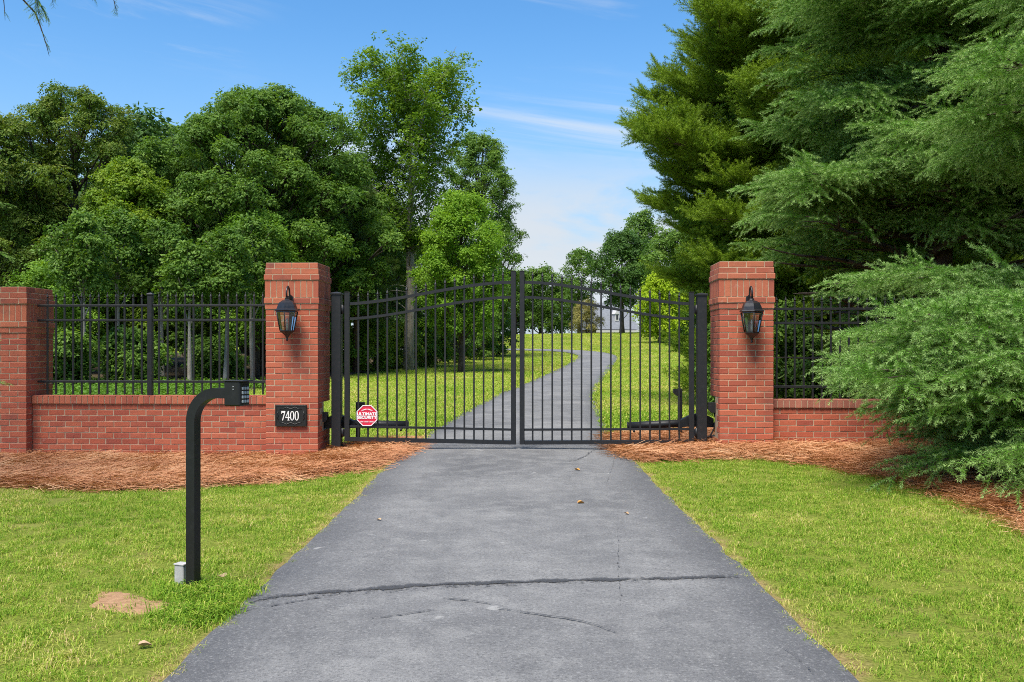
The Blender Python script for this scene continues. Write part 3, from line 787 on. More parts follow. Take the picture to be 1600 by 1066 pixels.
# red octagonal sign
def text_mesh(body, size, mat, bold=0.0, xs=1.0):
    cu = bpy.data.curves.new('lettering', 'FONT'); cu.body = body; cu.size = size; cu.align_x = 'CENTER'; cu.align_y = 'CENTER'; cu.extrude = .0008; cu.offset = bold
    o = bpy.data.objects.new('tmp', cu); COL.objects.link(o); bpy.context.view_layer.update()
    me = bpy.data.meshes.new_from_object(o.evaluated_get(bpy.context.evaluated_depsgraph_get())); bpy.data.objects.remove(o); bpy.data.curves.remove(cu)
    for v in me.vertices: v.co.x *= xs
    me.materials.clear(); me.materials.append(mat); return me
def sign():
    x, z = GP(573.5, 649.5, YG - .03); root = empty('security_sign', GW(x, YG - .028, z), GA); tag(root, 'red octagonal security sign hung on the left gate leaf', 'sign'); k = .133
    octo = lambda r_: [(r_ * math.cos(R(22.5 + 45 * i)), r_ * math.sin(R(22.5 + 45 * i))) for i in range(8)]
    MB().prism(octo(k), -.003, .003).build('sign_plate', SIGNRED, root)
    MB().ring(octo(k), octo(k * .925), -.0065, -.0035).build('border', SIGNWHITE, root)
    for s_, zz_ in (('ULTIMATE', .018), ('SECURITY', -.022)):
        mesh_obj('lettering', text_mesh(s_, .046, SIGNWHITE, .0022, 1.12), root, (0, -.006, zz_), (R(90), 0, 0))
    mb = MB(); r = random.Random(3)
    for i in range(9):
        a = R(118 - 56 * i / 8); mb.box((math.cos(a) * .125, -.0055, math.sin(a) * .125 - .050), (.0095, .002, .013))
    mb.build('small_print', SIGNWHITE, root)
    mb = MB()
    for i in range(13):
        if i in (3, 8): continue
        mb.box((-.072 + .012 * i, -.0055, -.072), (.008, .002, .015))
    mb.build('small_print', SIGNWHITE, root)
    MB().box((0, .012, .05), (.16, .012, .02)).build('bracket', IRON, root)
sign()

# address plaque
def ell(cx, cz, rx, rz_, n=28, p=2.3):
    out = []
    for i in range(n):
        a = 2 * math.pi * i / n; c, s_ = math.cos(a), math.sin(a)
        out.append((cx + rx * math.copysign(abs(c) ** (2 / p), c), cz + rz_ * math.copysign(abs(s_) ** (2 / p), s_)))
    return out
def plaque():
    x0, z0 = GP(430.8, 632.5, 0); x1, z1 = GP(480, 666.5, 0); W, Hh = x1 - x0, z0 - z1; root = empty('address_plaque', GW((x0 + x1) / 2, -.018, (z0 + z1) / 2), GA)
    tag(root, 'black cast plaque with white number 7400 on the brick pillar', 'plaque')
    MB().box((0, 0, 0), (W, .022, Hh), 0, .004).build('plate', PLAQ, root)
    MB().ring([(-W / 2 + .008, -Hh / 2 + .008), (W / 2 - .008, -Hh / 2 + .008), (W / 2 - .008, Hh / 2 - .008), (-W / 2 + .008, Hh / 2 - .008)], [(-W / 2 + .015, -Hh / 2 + .015), (W / 2 - .015, -Hh / 2 + .015), (W / 2 - .015, Hh / 2 - .015), (-W / 2 + .015, Hh / 2 - .015)], -.0145, -.0113).build('border', PLAQ, root)
    sc = MB()
    for s_ in (-1, 1):
        sc.tube([(-.13, -.012, s_ * .075), (-.085, -.014, s_ * .082), (-.05, -.014, s_ * .100), (0, -.015, s_ * .078), (.05, -.014, s_ * .100), (.085, -.014, s_ * .082), (.13, -.012, s_ * .075)], .0045, 6)
        sc.tube([(s_ * .145, -.012, .05), (s_ * .16, -.014, .02), (s_ * .142, -.014, 0), (s_ * .16, -.014, -.02), (s_ * .145, -.012, -.05)], .0045, 6)
    sc.build('scrollwork', PLAQ, root)
    h = .108; dy = (-.0165, -.0112); cx = [-.087, -.036, .017, .070]
    d = MB(); a = cx[0]; d.prism([(a - .022, h / 2), (a + .024, h / 2), (a + .024, h / 2 - .010), (a - .002, -h / 2), (a - .014, -h / 2), (a + .012, h / 2 - .020), (a - .014, h / 2 - .020), (a - .018, h / 2 - .032), (a - .022, h / 2 - .032)], *dy); d.build('numeral', NUMW, root)
    d = MB(); a = cx[1]; d.prism([(a + .004, h / 2), (a + .016, h / 2), (a + .016, -.014), (a + .027, -.014), (a + .027, -.026), (a + .016, -.026), (a + .016, -h / 2 + .008), (a + .023, -h / 2), (a - .003, -h / 2), (a + .003, -h / 2 + .008), (a + .003, -.026), (a - .026, -.026), (a - .026, -.018)], *dy)
    d.build('numeral', NUMW, root)
    d = MB(); d.prism([(a - .017, -.0145), (a + .0032, -.0145), (a + .0032, .026)], -.0175, -.0166); d.build('numeral_counter', PLAQ, root)
    for a in cx[2:]:
        d = MB(); d.ring(ell(a, 0, .0245, h / 2, p=2.2), ell(a, 0, .0125, h / 2 - .007, p=2.2), *dy); d.build('numeral', NUMW, root)
plaque()

# wall lanterns
def lantern(u, vtop, vbot, label):
    x, zt = GP(u, vtop, -.16); _, zb = GP(u, vbot, -.16); root = empty('wall_lantern', GW(x, -.16, zb), GA); tag(root, label, 'lantern', 'lanterns on the gate pillars'); Hh = zt - zb; k = Hh / .62
    hexl = lambda prof, nm, mat, sm=False: MB().lathe([(a * k, b * k) for a, b in prof], 6, smooth=sm, phase=R(30) - GA * 0).build(nm, mat, root)
    hexl([(.002, .000), (.010, .004), (.014, .016), (.009, .028), (.014, .036), (.020, .052), (.040, .075), (.078, .104), (.083, .112), (.083, .120), (.02, .122)], 'bottom_bowl', LANT)
    hexl([(.132, .335), (.138, .341), (.132, .353), (.118, .362), (.108, .392), (.090, .428), (.058, .452), (.030, .462), (.024, .470), (.026, .478), (.016, .486)], 'roof', LANT)
    hexl([(.02, .3345), (.124, .332), (.126, .322), (.02, .320)], 'upper_rim', LANT)
    for i in range(6):
        a = R(30 + 60 * i); b = R(90 + 60 * i); t = lambda r_, an, z: Vector((r_ * k * math.cos(an), r_ * k * math.sin(an), z * k))
        MB().tube([t(.080, a, .118), t(.121, a, .326)], .0065 * k, 5).build('frame_bar', LANT, root)
        g = MB(); g._add([t(.078, a, .122), t(.078, b, .122), t(.118, b, .322), t(.118, a, .322)], [(0, 1, 2, 3)]); g.build('pane', GLASS, root, fix=False)
    c = MB(); c.lathe([(.012 * k, .122 * k), (.012 * k, .20 * k), (.008 * k, .202 * k)], 10, smooth=True); c.build('candle_sleeve', CREAM, root)
    MB().lathe([(.004 * k, .20 * k), (.011 * k, .222 * k), (.009 * k, .24 * k), (.002 * k, .262 * k)], 10, smooth=True).build('bulb', SIGNWHITE, root)
    pts = [(0, 0, .484), (0, -.018, .51), (0, -.022, .55), (0, .0, .592), (0, .035, .612), (0, .075, .60), (0, .10, .565), (0, .11, .52), (0, .125, .46), (0, .152, .42)]
    MB().tube([(a * k, b * k if b < .1 else b, c_ * k) for a, b, c_ in catmull3(pts, .012)], .0105 * k, 8).build('arm', LANT, root)
    MB().tube([(0, 0, .475 * k), (0, 0, .505 * k)], [.014 * k, .018 * k], 8).build('collar', LANT, root)
    MB().prism([(-.035, .36 * k), (.035, .36 * k), (.042, .41 * k), (.035, .50 * k), (0, .53 * k), (-.035, .50 * k), (-.042, .41 * k)], .140, .158).build('back_plate', LANT, root)
def catmull3(P, step):
    out = []
    for i in range(len(P) - 1):
        p0, p1, p2, p3 = [Vector(P[max(0, min(len(P) - 1, k))]) for k in (i - 1, i, i + 1, i + 2)]
        n = max(2, int((p2 - p1).length / step))
        for k in range(n):
            t = k / n; out.append(.5 * ((2 * p1) + (p2 - p0) * t + (2 * p0 - 5 * p1 + 4 * p2 - p3) * t * t + (3 * p1 - p0 - 3 * p2 + p3) * t ** 3))
    out.append(Vector(P[-1])); return out
lantern(448.5, 446.5, 533, 'black hexagonal wall lantern on the pillar above the 7400 plaque')
lantern(1174.5, 446.5, 536, 'black hexagonal wall lantern on the pillar in front of the cedars')

# gooseneck keypad post
def keypad():
    b = gpix(302, 921); zb = H(b.x, b.y) - .06; root = empty('keypad_post', (b.x, b.y, zb), R(-19)); tag(root, 'black square gooseneck post with gate keypad on the left lawn', 'keypad post')
    top = 1.022 - zb; Rb = .15; pts = [(0, 0, 0), (0, 0, (top - Rb) * .5), (0, 0, top - Rb)] + [(Rb - Rb * math.cos(R(a)), 0, top - Rb + Rb * math.sin(R(a))) for a in range(6, 91, 6)] + [(Rb + .075, 0, top)]
    MB().sweep(pts, .052, .052).build('gooseneck_tube', POSTM, root)
    kx = Rb + .115; bx = MB().box((kx, 0, top + .0), (.095, .088, .125), 0, .006)
    kp = bx.build('keypad_housing', POSTM, root)
    MB().box((kx + .010, 0, top + .0645), (.118, .095, .006), 0, .002).build('hood', POSTM, root)
    MB().box((kx + .0485, 0, top - .004), (.004, .072, .098), 0, .001).build('key_panel', PLAST, root)
    for i in range(4):
        for j in range(3): MB().box((kx + .0515, -.022 + .022 * j, top + .027 - .022 * i), (.005, .016, .015), 0, .002).build('key', KEYS, root)
    sc = MB()
    for s_ in (.035, .022): sc.tube([(kx - .0 + .01, -.0435, top + s_), (kx + .01, -.0460, top + s_)], .003, 8)
    sc.build('screw', KEYS, root)
    c = gpix(284, 917); zc_ = H(c.x, c.y); r2 = empty('conduit_box', (c.x, c.y, zc_), R(-19)); tag(r2, 'small grey conduit box at the foot of the keypad post', 'conduit box')
    MB().box((0, 0, .045), (.058, .05, .145), 0, .004).build('box', GREYB, r2); MB().box((0, 0, .121), (.064, .056, .008), 0, .002).build('lid', GREYB, r2)
keypad()

# dry leaves and a stone
def fallen_leaf(u, v, size, label, col):
    p = gpix(u, v); z = H(p.x, p.y) + (.034 if abs(p.x) < HW else .010); S = MB(); r = random.Random(int(u * v)); n = 11; pts = []
    for i in range(n):
        a = 2 * math.pi * i / n; rr = size * (.55 + .45 * abs(math.cos(a * 1.5)) + r.uniform(-.1, .1)); pts.append((rr * math.cos(a), rr * .75 * math.sin(a), size * .55 * abs(math.sin(a)) ** 1.5 + r.uniform(0, .12) * size))
    S._add(pts + [(0, 0, 0)], [(i, (i + 1) % n, n) for i in range(n)]); o = S.build('fallen_leaf', col, None, (p.x, p.y, z), (0, 0, r.uniform(0, 6))); tag(o, label, 'leaf', 'fallen leaves')
DRY = plain('dry_leaf', (.42, .27, .14), .8); DRY2 = plain('orange_leaf', (.50, .24, .05), .8); PALE = plain('pale_leaf', (.40, .27, .165), .8)
fallen_leaf(225, 1013, .032, 'curled tan dry leaf on the lawn near the bottom left', PALE)
fallen_leaf(346, 905, .038, 'pinkish dry leaf in the grass right of the keypad post', PALE)
fallen_leaf(902, 740, .032, 'orange dry leaf on the asphalt nearest the gate', DRY2)
fallen_leaf(907, 793, .032, 'yellow brown leaf halfway down the driveway', DRY2)
fallen_leaf(979, 810, .022, 'tiny dark leaf at the right of the driveway', DRY)
fallen_leaf(592, 820, .02, 'flat tan leaf at the left of the driveway', DRY)

# =================================================================== GRASS, STRAW
GRASS = leaf_mat('grass_blade', [(0, (.075, .165, .012)), (.30, (.165, .300, .022)), (.55, (.295, .405, .042)), (.78, (.54, .49, .14)), (1, (.64, .48, .25))], .30, None, .6, .12, .5)
def tuft(name, seed, n=26, rad=.075, h=.06, dry=.10, wd=.0034):
    r = random.Random(seed); S = Soup()
    for i in range(n):
        a = r.uniform(0, 6.283); q = rad * math.sqrt(r.random()); p = Vector((q * math.cos(a), q * math.sin(a), -.006)); b = r.uniform(0, 6.283); ln = r.uniform(.4, 1.5)
        d = Vector((math.cos(b), math.sin(b), 0)); hh = h * r.uniform(.55, 1.15); s_ = Vector((-d.y, d.x, 0)).lerp(Vector((r.uniform(-1, 1), r.uniform(-1, 1), 0)), .3).normalized() * wd * .5
        lv = r.uniform(.9, 1.25) if r.random() < dry else r.uniform(-.1, .75)
        m1 = p + d * hh * ln * .35 + Vector((0, 0, hh * .6)); tp = p + d * hh * ln + Vector((0, 0, hh * (1.05 - .5 * ln)))
        S.poly([p - s_, p + s_, m1 + s_ * .8, m1 - s_ * .8], lv); S.poly([m1 - s_ * .8, m1 + s_ * .8, tp], lv)
    return S.mesh(name, [GRASS])
TUFT = variants('grass_tuft', [tuft('grass_tuft', i, 36, .08, .040 + .006 * (i % 3), .14) for i in range(5)])
TUFT_FAR = variants('grass_tuft_far', [tuft('grass_far', 50 + i, 26, .13, .07, .1, .007) for i in range(4)])

def gtint(x, y, edge):
    n = mnoise.noise((x * .8, y * .8, 0)) * .5 + mnoise.noise((x * 2.2, y * 2.2, 3)) * .35 + mnoise.noise((x * 6, y * 6, 7)) * .30
    t = .43 + .55 * n + rng.uniform(-.34, .34) + .50 * max(0, 1 - edge / .15) ** 1.1
    if n > .26: t += .30
    return max(0, min(1, t))
def lawn():
    P = Pts()
    for (x0, x1, side) in ((-6.0, -1.2, -1), (1.2, 5.8, 1)):
        n = int((x1 - x0) * 8.4 * 290)
        for _ in range(n):
            x = rng.uniform(x0, x1); y = 2.9 + 8.0 * rng.random() ** .85
            if abs(x) > y * .58 + .7: continue
            d = abs(x) - HW
            if d < -.03 + .06 * mnoise.noise((x * 5, y * 5, 2)): continue
            Pb = BED_L if side < 0 else BED_R
            if inpoly(x, y, Pb) and edged(x, y, Pb) > .05 * rng.random() + .0: continue
            if inpoly(x, y, CLAYP) and rng.random() > .05 + .7 * max(0, 1 - edged(x, y, CLAYP) / .05): continue
            thin = mnoise.noise((x * 2.3, y * 2.3, 11))
            if thin < -.38 and rng.random() < .7: continue
            if d < .10 and rng.random() < .22 + .4 * mnoise.noise((y * 1.7, side * 4, 5)): continue
            sc = rng.uniform(.5, 1.08) * (1.0 + .35 * max(0, mnoise.noise((x * 1.7, y * 1.7, 20)))) * (.85 if d < .1 else 1) * .92
            P.add((x, y, H(x, y)), (rng.uniform(-.18, .18), rng.uniform(-.18, .18), rng.uniform(0, 6.28)), sc, rng.randrange(5), gtint(x, y, min(d, .7)))
    for (u, v, k) in ((300, 925, 60), (325, 930, 40), (345, 935, 50), (300, 965, 70), (360, 960, 40)):
        c = gpix(u, v)
        for _ in range(k):
            x, y = c.x + rng.gauss(0, .07), c.y + rng.gauss(0, .07)
            if abs(x) > HW + .03: P.add((x, y, H(x, y)), (rng.uniform(-.2, .2), rng.uniform(-.2, .2), rng.uniform(0, 6.28)), rng.uniform(1.0, 1.7), rng.randrange(5), rng.uniform(.05, .4))
    tag(P.build('lawn_grass', TUFT), 'short green grass on both lawns in front of the gate', 'grass', None, 'stuff')
    P = Pts(); n = 0
    while n < 44000:
        y = 11.8 * (128 / 11.8) ** (rng.random() ** .95); x = rng.uniform(-.56, .36) * y
        if dist_drive(x, y) < .02: continue
        if y < 18 and (inpoly(x, y, BED_R) or inpoly(x, y, BED_L)): continue
        if inpoly(x, y, WOODS) and edged(x, y, WOODS) > .5: continue
        n += 1; k = .62 + .030 * y; t = .66 + .42 * mnoise.noise((x * .32, y * .22, 3)) + .22 * mnoise.noise((x * 1.2, y * .9, 9)) + rng.uniform(-.15, .15)
        P.add((x, y, H(x, y) + .005), (rng.uniform(-.15, .15), rng.uniform(-.15, .15), rng.uniform(0, 6.28)), (k * 1.25, k * 1.25, min(1.25, k)), rng.randrange(4), max(0, min(1, t)))
    tag(P.build('field_grass', TUFT_FAR), 'mown grass field beyond the gate', 'grass', None, 'stuff')
lawn()

STRAW = leaf_mat('pine_straw', [(0, (.19, .066, .028)), (.35, (.40, .165, .072)), (.65, (.55, .285, .14)), (.9, (.66, .43, .25)), (1, (.72, .55, .37))], .12, None, .6, .3)
def straw(name, seed, n=34):
    r = random.Random(seed); S = Soup()
    for i in range(n):
        a = r.uniform(0, 6.283); q = .17 * math.sqrt(r.random()); p = Vector((q * math.cos(a), q * math.sin(a), r.uniform(.0, .03))); b = r.uniform(0, 6.283); L = r.uniform(.09, .19); cu = r.uniform(-.5, .5); el = r.uniform(-.12, .28); lv = r.random()
        prev = None; wd = .0016
        for k in range(4):
            an = b + cu * k / 3; d = Vector((math.cos(an), math.sin(an), el - .22 * k / 3)); s_ = Vector((-d.y, d.x, 0)).normalized() * wd + Vector((0, 0, wd * .6))
            if prev is not None: S.poly([prev[0] - prev[1], prev[0] + prev[1], p + s_, p - s_], lv)
            prev = (p.copy(), s_); p = p + d * L / 3
    return S.mesh(name, [STRAW])
STR = variants('straw_clump', [straw('straw_clump', 80 + i) for i in range(6)])
def straw_scatter(name, P_, hz, n, lim, label):
    P = Pts(); xs = [p[0] for p in P_]; ys = [p[1] for p in P_]; k = 0
    while k < n:
        x = rng.uniform(max(min(xs), lim[0]), min(max(xs), lim[1])); y = rng.uniform(min(ys), min(max(ys), lim[2]))
        if not inpoly(x, y, P_):
            if edged(x, y, P_) > .07 or rng.random() < .6: continue
        k += 1; t = .45 + .4 * mnoise.noise((x * 1.6, y * 1.6, 5)) + rng.uniform(-.28, .28)
        P.add((x, y, max(hz(x, y), H(x, y)) - .004), (rng.uniform(-.15, .15), rng.uniform(-.15, .15), rng.uniform(0, 6.28)), rng.uniform(.8, 1.25), rng.randrange(6), max(0, min(1, t)))
    tag(P.build(name, STR), label, 'pine straw', None, 'stuff')
straw_scatter('pine_straw', BED_L, hzL, 3000, (-6.4, 9, 12.4), 'fallen orange pine needles covering the left bed')
straw_scatter('pine_straw', BED_R, hzR, 5200, (-9, 7.2, 13.2), 'fallen reddish pine needles covering the right bed under the cedars')

# =================================================================== TREES
class Wood(MB):
    pass

def bez3(a, b, c, n):
    return [a * (1 - t) ** 2 + b * 2 * t * (1 - t) + c * t * t for t in [k / n for k in range(n + 1)]]

# ---- broadleaf crown built of leafy lobes on limbs
LEAFSETS = {}
def leafset(key, stops, L, W, n=15, rad=.34, trans=.34, spec=.22):
    m = leaf_mat('leaf_' + key, stops, trans, None, .5, spec)
    LEAFSETS[key] = variants('leaves_' + key, [leaf_clump('leaves_' + key, m, n, rad, L, W, 100 + i + hash(key) % 50) for i in range(4)])
leafset('oak', [(0, (.034, .085, .010)), (.5, (.095, .190, .022)), (1, (.205, .320, .05))], .105, .072, 20, .26, .38)
leafset('russet', [(0, (.045, .098, .010)), (.5, (.115, .195, .022)), (1, (.235, .260, .045))], .10, .066, 20, .26, .38)
leafset('maple', [(0, (.065, .140, .008)), (.5, (.150, .255, .016)), (1, (.27, .350, .03))], .10, .075, 20, .25, .38)
leafset('poplar', [(0, (.065, .140, .010)), (.5, (.135, .250, .020)), (1, (.26, .37, .045))], .125, .105, 13, .32, .40)
leafset('lime', [(0, (.085, .19, .012)), (.5, (.165, .32, .022)), (1, (.30, .45, .05))], .10, .065, 16, .27, .45)
leafset('under', [(0, (0.056, 0.135, 0.010)), (.5, (0.119, 0.243, 0.019)), (1, (0.237, 0.378, 0.038))], .095, .065, 34, .38)
leafset('yellow', [(0, (0.200, 0.324, 0.010)), (.5, (0.325, 0.446, 0.017)), (1, (0.450, 0.540, 0.034))], .20, .13, 16, .5, .4)
leafset('tan', [(0, (0.163, 0.162, 0.051)), (.5, (0.300, 0.270, 0.085)), (1, (0.400, 0.365, 0.119))], .12, .07, 20, .4)
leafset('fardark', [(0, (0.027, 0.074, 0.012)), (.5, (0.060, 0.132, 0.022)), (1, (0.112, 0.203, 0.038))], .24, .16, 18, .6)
leafset('farmid', [(0, (0.050, 0.115, 0.015)), (.5, (0.100, 0.196, 0.025)), (1, (0.188, 0.284, 0.043))], .24, .16, 18, .6)

def broadleaf(name, key, loc, Ht, rx, base, label, seed, lobes=46, per=46, lr=(.9, 1.6), bark=BARK_D, trunk_r=.22, shape=1.0, airy=0.0, group=None, cat='tree', clump=1.0, lean=(0, 0), ry=None, bright=0.0):
    r = random.Random(seed); root = empty(name, loc); tag(root, label, cat, group); ry = ry or rx
    wood = MB(); P = Pts(); nv = LEAFSETS[key][1]
    ch = Ht - base; top = Vector((lean[0], lean[1], Ht * .86))
    tp = bez3(Vector((0, 0, -.3)), Vector((lean[0] * .2 + r.uniform(-.2, .2), lean[1] * .2 + r.uniform(-.2, .2), Ht * .45)), top, 8)
    wood.tube(tp, [trunk_r * (1 - .88 * k / 8) + (.35 * trunk_r if k == 0 else 0) for k in range(9)], 9)
    for i in range(lobes):
        zf_ = ((i + r.random()) / lobes) ** .9; z = base + ch * (.04 + .92 * zf_)
        env = math.sin(math.pi * min(1, max(0, (.10 + .86 * zf_) ** shape))) ** .62
        a = i * 2.39996 + r.uniform(-.5, .5); q = r.uniform(.12, 1.0) ** .6 * env * (1 + .24 * mnoise.noise((math.cos(a) * 1.3 + seed, math.sin(a) * 1.3, zf_ * 3.1)))
        lr_ = r.uniform(*lr) * (.75 + .25 * env); c = Vector((lean[0] * z / Ht + q * (rx - lr_ * .6) * math.cos(a), lean[1] * z / Ht + q * (ry - lr_ * .6) * math.sin(a), z))
        zs = max(base * .6, z - r.uniform(.25, .5) * ch * .6 - .3); k = min(.98, zs / (Ht * .86)); s = tp[0].lerp(tp[-1], 0) ; idx = k * 8; i0 = min(7, int(idx)); s = tp[i0].lerp(tp[i0 + 1], idx - i0)
        md = s.lerp(c, .55) + Vector((0, 0, -.12 * (c - s).length + r.uniform(-.2, .3)))
        br = trunk_r * r.uniform(.16, .34)
        if i % 3 == 0 or lobes < 30: wood.tube(bez3(s, md, c, 5), [br * (1 - .75 * j / 5) for j in range(6)], 5)
        for _ in range(3):
            e = c + rv(r) * lr_ * .8; wood.tube([md.lerp(c, .6), c.lerp(e, .4), e], [br * .35, br * .22, br * .08], 4)
        lt = r.uniform(-.18, .18) + bright
        for _ in range(per):
            n = rv(r)
            if n.z < -.35 and r.random() < .7: n.z = -n.z
            rr = lr_ * (r.uniform(.40, 1.0) ** .8 * (1 + .35 * mnoise.noise((n.x * 1.8 + i, n.y * 1.8, n.z * 1.8))) if airy == 0 else r.uniform(.1, 1.15)); rr *= 1.0 if r.random() > .07 else r.uniform(1.15, 1.5); p = c + Vector((n.x * rr, n.y * rr, n.z * rr * .72))
            d = (n * .7 + Vector((0, 0, .55)) + rv(r) * .6).normalized()
            P.add(p, eulz(d, r.uniform(0, 6.28)), clump * r.uniform(.42, 1.35), r.randrange(nv), max(0, min(1, .5 + lt + r.uniform(-.28, .28) + .12 * n.z)))
    wood.build('trunk', bark, root, fix=False); P.build('crown', LEAFSETS[key], root)
    return root
def copy_tree(o, loc, rz, sc, label):
    c = o.copy(); COL.objects.link(c); c.location = loc; c.rotation_euler = (0, 0, rz); c.scale = (sc, sc, sc); c['label'] = label
    for ch in o.children:
        k = ch.copy(); COL.objects.link(k); k.parent = c
    return c
def gz(u, Y): x = (u - 800) / F * Y; return (x, Y, H(x, Y))

WG = 'trees of the left woods'
broadleaf('oak_tree', 'oak', gz(408, 41), 12.1, 6.3, 1.2, 'large round dark green oak behind the left fence, tallest of the dense crowns', 11, 320, 66, (.45, 1.05), BARK_D, .34, group=WG)
broadleaf('oak_tree', 'russet', gz(118, 42), 12.6, 4.3, 1.2, 'russet tinged oak near the left edge with gaps of sky', 12, 150, 48, (.4, .95), BARK_D, .28, group=WG)
broadleaf('oak_tree', 'russet', gz(-20, 40), 11.2, 3.6, 2.0, 'olive brown tree cut by the left edge of the photo', 13, 110, 46, (.4, 1.0), BARK_D, .28, group=WG)
broadleaf('maple_tree', 'maple', gz(208, 36), 8.3, 2.2, .8, 'yellow green pointed maple in front of the dark oak', 14, 110, 46, (.3, .7), BARK_D, .16, shape=1.25, group=WG)
broadleaf('young_tree', 'under', gz(400, 36), 6.2, 2.2, 1.3, 'pale green young tree above the left gate pillar', 15, 56, 30, (.35, .8), BARK_D, .12, group=WG)
broadleaf('young_tree', 'oak', gz(300, 36), 4.7, 2.0, 1.0, 'low green sapling behind the middle of the left fence', 16, 42, 28, (.35, .8), BARK_D, .09, group=WG)
broadleaf('young_tree', 'under', gz(100, 34), 4.4, 2.0, .8, 'feathery light green sapling behind the short pillar', 17, 42, 28, (.35, .8), BARK_D, .09, group=WG)
broadleaf('oak_tree', 'oak', gz(545, 48), 10.8, 3.4, 2.4, 'dark narrow oak filling the gap left of the tall poplar', 18, 90, 46, (.4, 1.0), BARK_D, .2, group=WG)
broadleaf('bushy_tree', 'lime', gz(720, 44), 8.3, 2.5, 1.6, 'bright lime green tree right of the poplar trunk', 19, 110, 44, (.3, .75), BARK_D, .14, shape=1.0, airy=1, bright=.1, group=WG)
broadleaf('oak_tree', 'oak', gz(752, 64), 15.2, 3.5, 1.5, 'olive green tree behind the poplar at the end of the woods', 20, 170, 36, (.45, .95), BARK_D, .22, airy=1, group=WG, bright=.2)
# deeper trees that close the woods
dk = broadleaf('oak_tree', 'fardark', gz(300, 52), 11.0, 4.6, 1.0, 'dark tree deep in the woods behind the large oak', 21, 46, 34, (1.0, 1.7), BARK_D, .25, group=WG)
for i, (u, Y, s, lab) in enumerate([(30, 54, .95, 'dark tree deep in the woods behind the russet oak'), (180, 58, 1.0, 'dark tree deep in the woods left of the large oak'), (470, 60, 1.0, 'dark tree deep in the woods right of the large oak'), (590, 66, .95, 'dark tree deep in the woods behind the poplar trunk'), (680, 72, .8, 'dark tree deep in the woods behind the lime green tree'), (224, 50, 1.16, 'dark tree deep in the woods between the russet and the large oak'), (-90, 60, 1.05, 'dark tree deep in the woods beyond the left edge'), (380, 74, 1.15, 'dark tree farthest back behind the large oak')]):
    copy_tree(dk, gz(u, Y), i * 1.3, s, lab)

# ---- tall airy tulip poplar
def poplar(loc, Ht, label, seed):
    r = random.Random(seed); root = empty('poplar_tree', loc); tag(root, label, 'tree', WG); wood = MB(); P = Pts(); nv = LEAFSETS['poplar'][1]
    tp = [Vector((.0, 0, -.3)), Vector((.05, 0, Ht * .15)), Vector((.12, 0, Ht * .3)), Vector((.05, .1, Ht * .45)), Vector((.15, 0, Ht * .6)), Vector((.05, -.1, Ht * .78)), Vector((.12, 0, Ht * .97))]
    wood.tube(tp, [.30, .235, .205, .17, .12, .07, .02], 10)
    def on(k): k *= 6; i = min(5, int(k)); return tp[i].lerp(tp[i + 1], k - i)
    for i in range(46):
        k = .42 + .54 * (i / 46); s = on(k); a = i * 2.4 + r.uniform(-.4, .4); z = s.z
        zr = k; ln = (3.9 * math.sin(math.pi * min(1, .20 + .78 * (1 - (zr - .42) / .58))) ** .7 + .6) * r.uniform(.75, 1.1)
        up = 1.15 + .5 * r.random(); d = Vector((math.cos(a), math.sin(a) * .9, up)).normalized(); e = s + Vector((math.cos(a) * ln * .86 * (1.2 - .62 * zr), math.sin(a) * ln * .86 * (1.2 - .62 * zr), ln * r.uniform(.55, .95)))
        e.z = min(e.z, Ht); m = s.lerp(e, .5) + Vector((math.cos(a), math.sin(a), 0)) * ln * .10 - Vector((0, 0, ln * .08)); br = .055 * (1.25 - zr)
        B = bez3(s, m, e, 7); wood.tube(B, [max(.008, br * (1 - .85 * j / 7)) for j in range(8)], 5)
        for j in range(2, 8):
            for _ in range(3):
                tw = B[j] + Vector((r.uniform(-1, 1), r.uniform(-1, 1), r.uniform(-.1, .9))) * r.uniform(.35, .85); wood.tube([B[j], B[j].lerp(tw, .5) + Vector((0, 0, .05)), tw], [.012, .009, .004], 4)
                if r.random() < .93:
                    for _k in range(4 if zr < .6 else 7):
                        q = B[j].lerp(tw, r.uniform(.35, 1.25)) + rv(r) * .32; P.add(q, eulz(Vector((0, 0, 1)) + rv(r) * .6, r.uniform(0, 6.3)), r.uniform(.6, 1.15), r.randrange(nv), max(0, min(1, .5 + r.uniform(-.35, .35) + .15 * (zr - .5))))
    for i in range(9):   # thin dead lower limbs
        z = Ht * r.uniform(.16, .36); a = r.uniform(0, 6.3); s = Vector((.08, 0, z)); e = s + Vector((math.cos(a) * 1.6, math.sin(a) * 1.6, r.uniform(-.1, .7))); wood.tube(bez3(s, s.lerp(e, .5) + Vector((0, 0, .3)), e, 4), [.03, .024, .018, .012, .005], 4)
    wood.build('trunk', BARK_G, root, fix=False); P.build('crown', LEAFSETS['poplar'], root)
poplar(gz(638, 46.5), 14.7, 'tall airy poplar with pale grey trunk behind the left gate leaf', 31)

